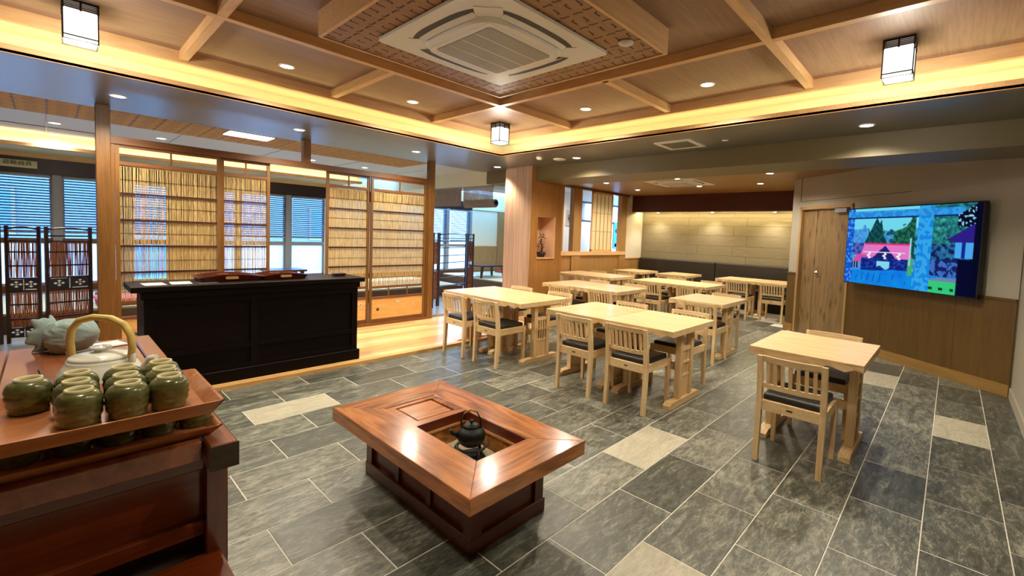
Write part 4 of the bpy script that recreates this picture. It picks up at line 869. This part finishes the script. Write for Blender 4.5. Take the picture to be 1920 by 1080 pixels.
def reed_panel(x0, x1, yoff, label, density, flowers=()):
    t = thing('reed_sliding_screen', label, 'screen', (x0, PY+yoff, .075), 0, 'reed sliding screens'); W_ = x1-x0; s = .034
    for a in (0, W_-s): obj('stile', bx(a, a+s, -.014, .014, 0, 2.115), 'post', t)
    for z0, z1 in ((1.915, 1.95), (2.085, 2.115), (.50, .535), (.345, .375), (.0, .05)): obj('rail', bx(s, W_-s, -.013, .013, z0, z1), 'post_x', t)
    for z in (1.63, 1.365, 1.10, .83): obj('bar', bx(s, W_-s, -.017, -.005, z-.010, z+.010), 'bar', t)
    obj('mullion', bx(W_/2-.008, W_/2+.008, -.01, .01, 1.95, 2.085), 'post', t)
    for f in (.33, .67): obj('mullion', bx(W_*f-.006, W_*f+.006, -.01, .01, .375, .50), 'post', t)
    b = obj('lower_board', bx(s, W_-s, -.006, .006, .05, .345), 'pine_edge', t)
    for fx, fz, r in flowers:
        bm = bmn()
        for k in range(5 if r > .012 else 1):
            a = 2*PI*k/5; q = r*.55 if r > .012 else 0; lathe(bm, [(0, 0), (r*.55, 0), (r*.55, .002), (0, .002)], 10, (fx+q*math.cos(a), -.006, fz+q*math.sin(a)), axis=Matrix.Rotation(R(90), 3, 'X'))
        o = obj('flower_inlay', bm, 'white', b); o['label'] = 'white flower inlay'
    bm = bmn(); lathe(bm, [(0, 0), (.022, 0), (.022, .003), (0, .003)], 16, (.13, -.006, .19), axis=Matrix.Rotation(R(90), 3, 'X')); o = obj('finger_pull', bm, 'ac_dark', b); o['label'] = 'dark round finger pull'
    bm = bmn(); x = s
    while x < W_-s:
        wd = rr.uniform(.005, .0085); gap = rr.uniform(.0004, .0022) if rr.random() < density else rr.uniform(.003, .007)
        y = rr.uniform(-.001, .003); l1, l2 = rr.uniform(-.004, .004), rr.uniform(-.004, .004)
        z0, z1 = .535+rr.uniform(-.01, .01), 1.915
        vs = [bm.verts.new(p) for p in ((x+l1, y, z0), (x+wd+l1, y, z0), (x+wd+l2, y, z1), (x+l2, y, z1), (x+wd/2+l1, y+.004, z0), (x+wd/2+l2, y+.004, z1))]
        bm.faces.new((vs[0], vs[1], vs[2], vs[3])); bm.faces.new((vs[1], vs[4], vs[5], vs[2])); bm.faces.new((vs[4], vs[0], vs[3], vs[5]))
        x += wd+gap
    stuff(obj('reeds', bm, 'reed', t))
    bm = bmn()
    for z in (.66, .95, 1.23, 1.50, 1.77): box(bm, s, W_-s, -.004, -.002, z-.002, z+.002)
    stuff(obj('binding_thread', bm, 'bar', t))
reed_panel(.455, 1.33, -.012, 'tan reed sliding screen, leftmost, beside the left wooden post', .2)
reed_panel(1.335, 1.84, .018, 'narrow-looking tan reed sliding screen left of the open gap', .2)
reed_panel(2.515, 3.12, .018, 'tan reed sliding screen right of the open gap, partly behind its neighbour', .9, [(.49, .27, .02), (.43, .22, .008)])
reed_panel(3.125, 4.04, -.012, 'tan reed sliding screen, rightmost, with white flower inlays on its lower board', .85, [(.455, .275, .02), (.53, .235, .009), (.73, .225, .012), (.74, .185, .008)])
# ================================================================== TATAMI ROOM THINGS
rf = thing('patterned_raft', 'hanging wooden ceiling band with a dark lattice pattern over the tatami room', 'ceiling panel', (2.0, 6.92, 2.555))
obj('underside', bx(-3.8, 2.25, -.5, .46, 0, .024), 'pattern_pale', rf); bm = bmn(); strokes(bm, -2.6, 2.25, -.5, .46, -.001, .11); stuff(obj('lattice_print', bm, 'stroke', rf))
t = thing('ceiling_light_panel', 'bright white four-pane light panel on the patterned tatami ceiling band', 'light', (1.72, 6.62, 2.553))
for i in range(2):
    for j in range(2): obj('pane', bx(-.24+i*.245, -.005+i*.245, -.16+j*.165, -.005+j*.165, -.012, -.004), 'panel_l', t)
obj('frame', bx(-.25, .255, -.17, .17, -.004, 0), 'ac_dark', t)
def folding(name, label, pts, z0, h, reeds=True, gap=0, bands=True, open_panels=()):
    t = thing(name, label, 'folding screen', (pts[0][0], pts[0][1], z0)); o0 = Vector((pts[0][0], pts[0][1], 0))
    for k, (a, b) in enumerate(zip(pts, pts[1:])):
        a = Vector((a[0], a[1], 0))-o0; b = Vector((b[0], b[1], 0))-o0; d = (b-a); L_ = d.length; ang = math.atan2(d.y, d.x)
        mt = Matrix.Translation(a) @ Matrix.Rotation(ang, 4, 'Z')
        g = .014; fr = bpy.data.objects.new('leaf', None); COL.objects.link(fr); fr.parent = t
        for u0 in (g, L_-g-.028): obj('post', (lambda q: (box(q, u0, u0+.028, -.014, .014, 0, h, mat=mt), q)[1])(bmn()), 'lacquer', fr)
        bm = bmn(); tube(bm, [mt @ Vector((g+.03+(L_-2*g-.06)*i/8, 0, h-.03+.018*math.sin(i/8*PI))) for i in range(9)], .010, 6); obj('top_rail', bm, 'lacquer', fr)
        zr = [h-.10, h-.16, h-.28, h-.43, h-.565, h-.705, h-.85, h-1.01, .16]
        for z in zr:
            if z > .05: obj('rail', (lambda q: (box(q, g+.028, L_-g-.028, -.010, .010, z-.008, z+.008, mat=mt), q)[1])(bmn()), 'lacquer', fr)
        if k in open_panels: 
            continue
        bm = bmn(); x = g+.03
        while x < L_-g-.035:
            wd = rr.uniform(.006, .012)
            if rr.random() > gap:
                for za, zb in ((h-.555, h-.17), (.16, h-.70)):
                    l = rr.uniform(-.006, .006); q = [mt @ Vector(v) for v in ((x+l, -.003, za), (x+wd+l, -.003, za), (x+wd-l, -.003, zb), (x-l, -.003, zb), (x+wd/2+l, .003, za), (x+wd/2-l, .003, zb))]
                    v = [bm.verts.new(c) for c in q]; bm.faces.new((v[0], v[1], v[2], v[3])); bm.faces.new((v[1], v[4], v[5], v[2])); bm.faces.new((v[4], v[0], v[3], v[5]))
            x += wd+(rr.uniform(.0003, .0012) if rr.random() < .88 else rr.uniform(.002, .004))
        stuff(obj('rushes', bm, 'rush', fr))
        if bands:
            for (za, zb) in ((h-.70, h-.56), (.06, .18)):
                obj('band_board', (lambda q: (box(q, g+.028, L_-g-.028, -.006, .006, za, zb, mat=mt), q)[1])(bmn()), 'navy', fr)
                bm = bmn(); zc_ = (za+zb)/2; w_ = L_-2*g-.056
                for (u0, u1, v0, v1) in ((.04, .44, zb-.018, zb-.008), (.56, .96, za+.008, za+.018), (.485, .51, za+.006, zb-.006)): box(bm, g+.028+w_*u0, g+.028+w_*u1, -.0085, -.0060, v0, v1, mat=mt)
                for cx in (.24, .76):
                    X = g+.028+w_*cx
                    for dx, dz, r in ((0, .024, .013), (0, -.024, .013), (.030, 0, .013), (-.030, 0, .013), (0, 0, .008)):
                        vv = [bm.verts.new(mt @ Vector((X+dx+p_*r*1.3, -.0085, zc_+dz+q_*r))) for p_, q_ in ((1, 0), (0, 1), (-1, 0), (0, -1))]; bm.faces.new(vv)
                o = obj('emblem_print', bm, 'print_w', fr); o['label'] = 'white diamond flower emblem and bars'
    return t
folding('folding_screen', 'dark folding screen with reddish rush panels and white diamond emblems, left of the wooden post', [(-.62, 7.36), (-.33, 7.44), (-.045, 7.38), (.355, 7.50)], .06, 1.27, gap=.03)
folding('folding_screen', 'slim brown folding screen with an open middle leaf by the tatami entrance', [(4.62, 6.84), (4.86, 7.02), (5.78, 7.36), (6.02, 7.42)], .06, 1.36, gap=0, bands=False, open_panels=(1,))
def sudare(label, x, y0, y1, z0, z1, roll=False):
    t = thing('reed_blind', label, 'blind', (x, (y0+y1)/2, z0), 0, 'hanging reed blinds'); hw = (y1-y0)/2
    bm = bmn(); y = -hw
    if not roll:
        while y < hw:
            w_ = rr.uniform(.006, .010); box(bm, -.002, .002, y, y+w_, 0, z1-z0); y += w_+rr.uniform(.001, .004)
    else:
        while y < hw:
            w_ = rr.uniform(.006, .010); prev = None
            path = [(0, z1-z0), (0, .16)]+[(.07-.075*math.cos(a)*(1-a/26), .09-.09*math.sin(a)*(1-a/26)) for a in [k*.5 for k in range(0, 18)]]
            for px_, pz in path:
                cur = (bm.verts.new((px_, y, pz)), bm.verts.new((px_, y+w_, pz)))
                if prev: bm.faces.new((prev[0], prev[1], cur[1], cur[0]))
                prev = cur
            y += w_+rr.uniform(.0002, .001)
    stuff(obj('reeds', bm, 'sudare', t)); obj('head_rail', bx(-.012, .012, -hw, hw, z1-z0-.01, z1-z0+.01), 'alu', t)
    for y in (-hw*.8, 0, hw*.8): obj('hook', bx(-.004, .004, y-.004, y+.004, z1-z0, z1-z0+.02), 'black', t)
    if roll: 
        for y in (-hw-.01, hw): obj('roll_end', (lambda b: (lathe(b, [(0, 0), (.05, 0), (.05, .012), (0, .012)], 14, (.07, y+.012, .09), axis=Matrix.Rotation(R(90), 3, 'X')), b)[1])(bmn()), 'bar', t)
sudare('greyish reed blind hanging flat under the beam, left of the rolled one', 5.52, 7.25, 8.25, 1.96, 2.31); sudare('greyish reed blind with its lower edge rolled up, under the beam beside the column', 5.52, 6.30, 7.18, 1.92, 2.31, True)
t = thing('blind_track', 'thin grey rail under the beam from which the reed blinds hang', 'rail', (5.52, 7.3, 2.32)); obj('track', bx(-.012, .012, -1.0, 1.2, -.001, .012), 'alu', t)
def low_table(label, x, y, z, hx, hy, h, m='lacquer'):
    t = thing('low_table', label, 'table', (x, y, z), 0, 'low tables in the tatami room')
    obj('tabletop', bev(bx(-hx, hx, -hy, hy, h-.035, h), .004), m, t)
    for sx in (-1, 1):
        for sy in (-1, 1): bm = bmn(); cx, cy = sx*(hx-.07), sy*(hy-.07); hexa(bm, [(cx-.02+sx*.03, cy-.02, 0), (cx+.02+sx*.03, cy-.02, 0), (cx+.02+sx*.03, cy+.02, 0), (cx-.02+sx*.03, cy+.02, 0)], [(cx-.03, cy-.03, h-.035), (cx+.03, cy-.03, h-.035), (cx+.03, cy+.03, h-.035), (cx-.03, cy+.03, h-.035)]); obj('leg', bm, m, t)
low_table('dark low table against the bright window, seen through the screen gap', 2.95, 9.2, .30, .33, .25, .33)
low_table('brown low table on the tatami behind the slim folding screen', 7.75, 9.0, .30, .42, .3, .32, 'bar')
low_table('black low table on the tatami left of the wooden column', 8.15, 8.15, .30, .38, .28, .14)
def cushion(label, x, y, z, m, rz=0, hs=.27, h=.05):
    t = tag(obj('floor_cushion', bev(bx(-hs, hs, -hs, hs, 0, h), .02, 2), m, None, (x, y, z), rz), label, 'cushion', 'floor cushions on the tatami'); return t
cushion('red floor cushion on the tatami by the wooden post, under the pink one', .68, 8.35, .30, 'red'); cushion('pink floor cushion lying on the red one by the wooden post', .68, 8.35, .35, 'pink', R(4)); 
cushion('dark green floor cushion behind the red and pink pair', .72, 9.1, .30, 'dgreen'); cushion('red floor cushion farthest back on the tatami beside the column', 9.2, 9.75, .30, 'red', .1); cushion('teal floor cushion on the tatami beside the column', 8.75, 8.9, .30, 'teal', .2)
t = thing('notice_sign', 'cream notice plate with four dark characters above the tatami windows', 'sign', (-.30, 10.48, 2.22))
obj('plate', bev(bx(-.2, .2, -.008, 0, -.055, .055), .002), 'signplate', t)
fc = bpy.data.curves.new('sign_lettering', 'FONT'); fc.body = '避難器具'; fc.size = .075; fc.align_x = 'CENTER'; fc.align_y = 'CENTER'; fc.extrude = .0008; fc.materials.append(M['ink'])
fo = bpy.data.objects.new('font_source', fc); COL.objects.link(fo); bpy.context.view_layer.update()
fm = bpy.data.meshes.new_from_object(fo.evaluated_get(bpy.context.evaluated_depsgraph_get())); bpy.data.objects.remove(fo); fo = link('lettering', fm, 'ink', t, (0, -.0095, .008)); fo.rotation_euler = (PI/2, 0, 0)
# passage: blue picture, wreath picture
t = thing('blue_picture', 'bright blue picture panel with dark shapes seen through the narrow shoji opening', 'picture', (11.42, 7.39, 1.52)); obj('panel', bx(-.24, .24, -.012, 0, -.38, .38), 'blue', t)
bm = bmn()
for k in range(7): 
    x, z, r = rr.uniform(-.16, .16), rr.uniform(-.3, .3), rr.uniform(.03, .09); lathe(bm, [(0, 0), (r, 0), (r, .002), (0, .002)], 9, (x, -.012, z), axis=Matrix.Rotation(R(90), 3, 'X'))
o = stuff(obj('dark_print', bm, 'navy', t)); o['label'] = 'dark blue shapes on the picture'
t = thing('wreath_picture', 'small framed dark plant arrangement on the passage wall seen beside the column', 'picture', (9.13, 7.39, 1.92)); obj('mat_board', bx(-.17, .17, -.01, 0, -.2, .2), 'wall_paint', t)
bm = bmn()
for k in range(40):
    a = rr.uniform(0, 2*PI); r = rr.uniform(.02, .1); tube(bm, [(r*math.cos(a), -.015, r*math.sin(a)), ((r+.05)*math.cos(a+.5), -.03, (r+.05)*math.sin(a+.5))], [.008, .002], 4)
stuff(obj('sprigs', bm, 'leaf', t))
# shoji panel in the alcove wall
t = thing('shoji_panel', 'cream paper shoji panel with thin dark bars in the alcove wall', 'shoji', (8.91, SY+.03, 1.12))
hw = .43; H_ = 1.38
bm = bmn(); box(bm, -hw, -hw+.04, -.012, .012, 0, H_); box(bm, hw-.04, hw, -.012, .012, 0, H_); box(bm, -hw, hw, -.012, .012, 0, .04); box(bm, -hw, hw, -.012, .012, H_-.04, H_); obj('frame', bm, 'batten_x', t)
obj('paper', bx(-hw+.04, hw-.04, .0, .002, .04, H_-.04), 'shoji', t)
for k in range(1, 5): x = -hw+.04+(2*hw-.08)*k/5; obj('bar', bx(x-.006, x+.006, -.010, 0, .04, H_-.04), 'frame_z', t)
for z in (.47, .90): obj('bar', bx(-hw+.04, hw-.04, -.010, 0, z-.005, z+.005), 'frame_z', t)
# niche plant
t = thing('niche_plant', 'dark potted bonsai standing in the lit niche of the column', 'plant', (5.69, 5.21, 1.075))
bm = bmn(); lathe(bm, [(0, 0), (.06, 0), (.085, .07), (.075, .09), (0, .085)], 18); obj('pot', bm, 'pot', t); bm = bmn(); tube(bm, [(0, 0, .08), (.03, 0, .16), (-.02, 0, .26), (.01, 0, .36)], [.014, .011, .008, .005], 7); obj('trunk', bm, 'bar', t)
bm = bmn()
for cz, rr_, n in ((.2, .10, 70), (.30, .08, 60), (.38, .055, 50)):
    for k in range(n):
        a, b, q = rr.uniform(0, 2*PI), rr.uniform(-1, 1), rr_*rr.random()**.4; c = Vector((q*math.cos(a), q*math.sin(a)*.8, cz+b*.045)); e = Vector((rr.uniform(-1, 1), rr.uniform(-1, 1), rr.uniform(-.2, 1))).normalized()*.026; s_ = e.cross(Vector((0, 0, 1))).normalized()*.009
        bm.faces.new([bm.verts.new(c-s_), bm.verts.new(c+e*.5), bm.verts.new(c+s_), bm.verts.new(c-e*.5)])
stuff(obj('leaves', bm, 'leaf', t))
# ================================================================== TEA CABINET
cbz = .90
cab = thing('tea_cabinet', 'glossy red-brown wooden cabinet with framed end panel carrying the tea things', 'cabinet', (0, 0, 0))
for k, (a, b, m) in enumerate(((-1.02, -.118, 'redwood_y'), (-.114, .252, 'redwood_y'))): obj('top_plank', bev(bx(a, b, 1.36, 2.79, cbz-.05, cbz), .002), m, cab)
obj('edge_rail', bev(bx(.257, .318, 1.305, 2.81, cbz-.062, cbz+.001), .004), 'redwood_y', cab)
o = obj('rail_end', bx(.257, .3185, 1.3035, 1.3055, cbz-.0615, cbz), 'endgrain', cab); o['label'] = 'dark end grain of the edge rail'
obj('corner_post', bev(bx(.262, .310, 1.372, 1.43, 0, cbz-.06), .003), 'redwood_z', cab); obj('corner_post', bev(bx(.262, .310, 2.72, 2.78, 0, cbz-.06), .003), 'redwood_z', cab)
obj('top_rail', bev(bx(-1.02, .265, 1.392, 1.42, .812, .878), .003), 'redwood', cab); obj('panel', bx(-1.02, .262, 1.412, 1.424, .66, .82), 'redwood', cab)
obj('lower_rail', bev(bx(-1.02, .265, 1.395, 1.42, .635, .675), .003), 'redwood', cab); obj('shade_sheet', bx(-1.02, .272, 1.424, 1.44, .0, .66), 'lacquer', cab)  # dark sheet stands in for the shade below the lower rail
obj('side_panel', bx(.275, .295, 1.43, 2.72, .1, cbz-.06), 'redwood_y', cab)
st = thing('wooden_step', 'shiny red-brown wooden seat plank in front of the tea cabinet', 'bench', (0, 0, 0))
obj('seat_plank', bev(bx(-1.0, .296, .95, 1.39, .555, .592), .008, 2), 'redwood', st)
for x in (-.95, .26): obj('leg', bx(x-.025, x+.02, 1.0, 1.36, 0, .556), 'redwood_z', st)
z1 = cbz+.0012
tray('tea_tray', 'lower wooden tea tray holding a row of green cups on the cabinet', .085, 1.56, z1, .213, .19, .026, 'tray', 0, 'stacked tea trays', fl=.022, th=.012)
zU = z1+.012+.079
tray('tea_tray', 'upper wooden tea tray on top of the lower row of cups', .083, 1.432, zU, .197, .165, .034, 'tray', 0, 'stacked tea trays', fl=.022, th=.012)
def cup_proto():
    t = thing('tea_cup', 'x', 'cup', (0, 0, 0), 0, 'green glazed tea cups turned upside down')
    bm = bmn(); pr_ = []
    for k in range(22):
        z = .0705*k/21; u = z/.0705
        r = .0365+.0075*math.sin(min(1, u*1.15)*PI*.72); r += .0009*math.sin(u*PI*9)
        if u > .84: r -= (u-.84)**1.4*.14
        pr_.append((r, z))
    pr_ = [(q*.875, z) for q, z in pr_]; pr_.append((.0225, .072)); lathe(bm, [(0, 0)]+pr_+[(0, .072)], 28); obj('bowl', bm, 'cup', t)
    bm = bmn(); lathe(bm, [(.0232, .0715), (.0232, .078), (.0192, .078), (.0180, .0715)], 24, cap=False); o = obj('foot_ring', bm, 'cup_foot', t); o['label'] = 'unglazed cream foot ring'
    return t
CP = cup_proto()
ups = [(-0.036, 1.527, 'alone at the left end of the upper tray'), (0.039, 1.368, 'front of the left row of three on the upper tray'), (0.037, 1.446, 'middle of the left row of three on the upper tray'), (0.041, 1.525, 'back of the left row of three on the upper tray'),
       (0.116, 1.362, 'front of the middle row of three on the upper tray'), (0.119, 1.437, 'middle of the middle row of three on the upper tray'), (0.122, 1.519, 'back of the middle row of three on the upper tray'),
       (0.190, 1.367, 'front of the right row of three on the upper tray'), (0.191, 1.444, 'middle of the right row of three on the upper tray'), (0.194, 1.517, 'back of the right row of three on the upper tray')]
los = [(-0.052, 1.460, 'leftmost in the lower tray row'), (0.029, 1.462, 'second from the left in the lower tray row'), (0.107, 1.458, 'middle one in the lower tray row'), (0.182, 1.458, 'second from the right in the lower tray row'), (0.255, 1.458, 'rightmost in the lower tray row')]
first = True
los += [(-.02, 1.56, 'first of the back row under the upper tray'), (.066, 1.56, 'second of the back row under the upper tray'), (.146, 1.56, 'third of the back row under the upper tray'), (.226, 1.56, 'last of the back row under the upper tray')]
for lst, z in ((ups, zU+.0122), (los, z1+.0122)):
    for x, y, s in lst:
        lab = 'upside-down green ribbed tea cup, '+s
        if first: CP.location = (x, y, z); CP['label'] = lab; first = False
        else: place(CP, (x, y, z), random.uniform(0, 6), lab)
# teapot
rd = math.atan2(right.y, right.x)
tp = thing('teapot', 'large white ceramic teapot with a looped cane handle behind the tea cups', 'teapot', (.098, 1.80, cbz), rd)
bm = bmn(); lathe(bm, [(0, 0), (.06, 0), (.088, .03), (.098, .07), (.094, .105), (.08, .13), (.072, .140), (.072, .146), (0, .146)], 36); obj('body', bm, 'porcelain', tp)
bm = bmn(); lathe(bm, [(.070, .146), (.070, .152), (.064, .157), (.03, .163), (.016, .165), (.014, .170), (.024, .174), (.022, .180), (0, .181)], 32); obj('lid', bm, 'porcelain', tp)
bm = bmn(); tube(bm, [(.075, 0, .055), (.115, 0, .085), (.128, 0, .125), (.142, 0, .150), (.158, 0, .155)], [.024, .019, .013, .010, .008], 12); obj('spout', bm, 'porcelain', tp)
for s in (-1, 1): bm = bmn(); tube(bm, [(s*.070, 0, .118), (s*.088, 0, .140), (s*.092, 0, .160), (s*.084, 0, .168)], [.010, .009, .008, .007], 8); obj('lug', bm, 'porcelain', tp)
bm = bmn(); tube(bm, [(-.086, 0, .148), (-.090, 0, .19), (-.085, 0, .225), (-.062, 0, .252), (-.02, 0, .264), (.03, 0, .262), (.068, 0, .245), (.086, 0, .215), (.090, 0, .18), (.086, 0, .150)], .0095, 12); obj('cane_handle', bm, 'cane', tp)
gl = thing('glass_tumbler', 'small clear glass tumbler with a dark stirrer left of the teapot', 'glass', (.005, 1.845, cbz))
bm = bmn(); lathe(bm, [(0, 0), (.026, 0), (.033, .085), (.031, .085), (.0245, .006), (0, .006)], 24); obj('glass_body', bm, 'tumbler', gl)
bm = bmn(); tube(bm, [(.012, -.005, .01), (-.03, .015, .12)], .0025, 6); obj('stirrer', bm, 'black', gl)
# cloth bundle
cl_ = thing('cloth_bundle', 'grey-green cloth bundle tied at one end on the far end of the tea cabinet', 'cloth', (.055, 2.63, cbz), rd)
cl_.scale = (.84, .9, 1.0)
bm = bmn(); bmesh.ops.create_icosphere(bm, subdivisions=5, radius=1)
def crease(p, k):     # folds that run out from the tie
    a = math.atan2(p.z, p.y); return mnoise.noise(Vector((a*1.6+k, p.x*1.1+k, k)))*.6+abs(mnoise.noise(Vector((a*3.2, p.x*2.2+p.z*2, k+3))))*-.5
for v in bm.verts:
    p = v.co.copy(); q = 1+.26*crease(p, 2.)
    f = max(0, (-p.x-.35)/.65)
    x = p.x*.118; zz = p.z*.078*q*(1-.42*f)*(1+.12*(p.x < 0)); y = p.y*.085*q*(1-.5*f)
    if p.x > .4: zz *= 1-.45*(p.x-.4); y *= 1-.2*(p.x-.4)
    z = .066+zz+.012*p.x
    if z > .125: z = .125+(z-.125)*.4
    v.co = (x, y, max(.001, z))
for f in bm.faces: f.smooth = True
obj('wrapped_body', bm, 'cloth', cl_)
bm = bmn(); rings = []; n_ = 60
for k in range(8):
    u = k/7; ring = []
    for i in range(n_):
        a = 2*PI*i/n_; fold = math.sin(a*6+u*1.5)*.6+math.sin(a*11+2)*.4
        r = (.040+.030*math.sin(u*1.7))*(1+.20*u*fold); ring.append(bm.verts.new((-.088-.040*u-.012*u*fold+.014*u*math.cos(a), r*math.cos(a)*.8, max(.002, .066+r*math.sin(a)*1.12-.006*u))))
    rings.append(ring)
for a, b in zip(rings, rings[1:]):
    for i in range(n_): bm.faces.new((a[i], a[(i+1) % n_], b[(i+1) % n_], b[i])).smooth = True
c_ = bm.verts.new((-.098, 0, .066))
for i in range(n_): bm.faces.new((rings[-1][i], rings[-1][(i+1) % n_], c_)).smooth = True
obj('tied_end', bm, 'cloth', cl_)
bm = bmn(); tube(bm, [(-.092+.003*math.sin(i*2), .044*math.cos(2*PI*i/16)*.8, .066+.046*math.sin(2*PI*i/16)) for i in range(17)], .005, 6); obj('tie', bm, 'cloth', cl_)
t = tag(obj('white_napkin', bev(bx(-.09, .09, -.05, .05, 0, .008), .003), 'white', None, (.13, 2.66, cbz), .3), 'folded white napkin beside the cloth bundle on the tea cabinet', 'napkin')
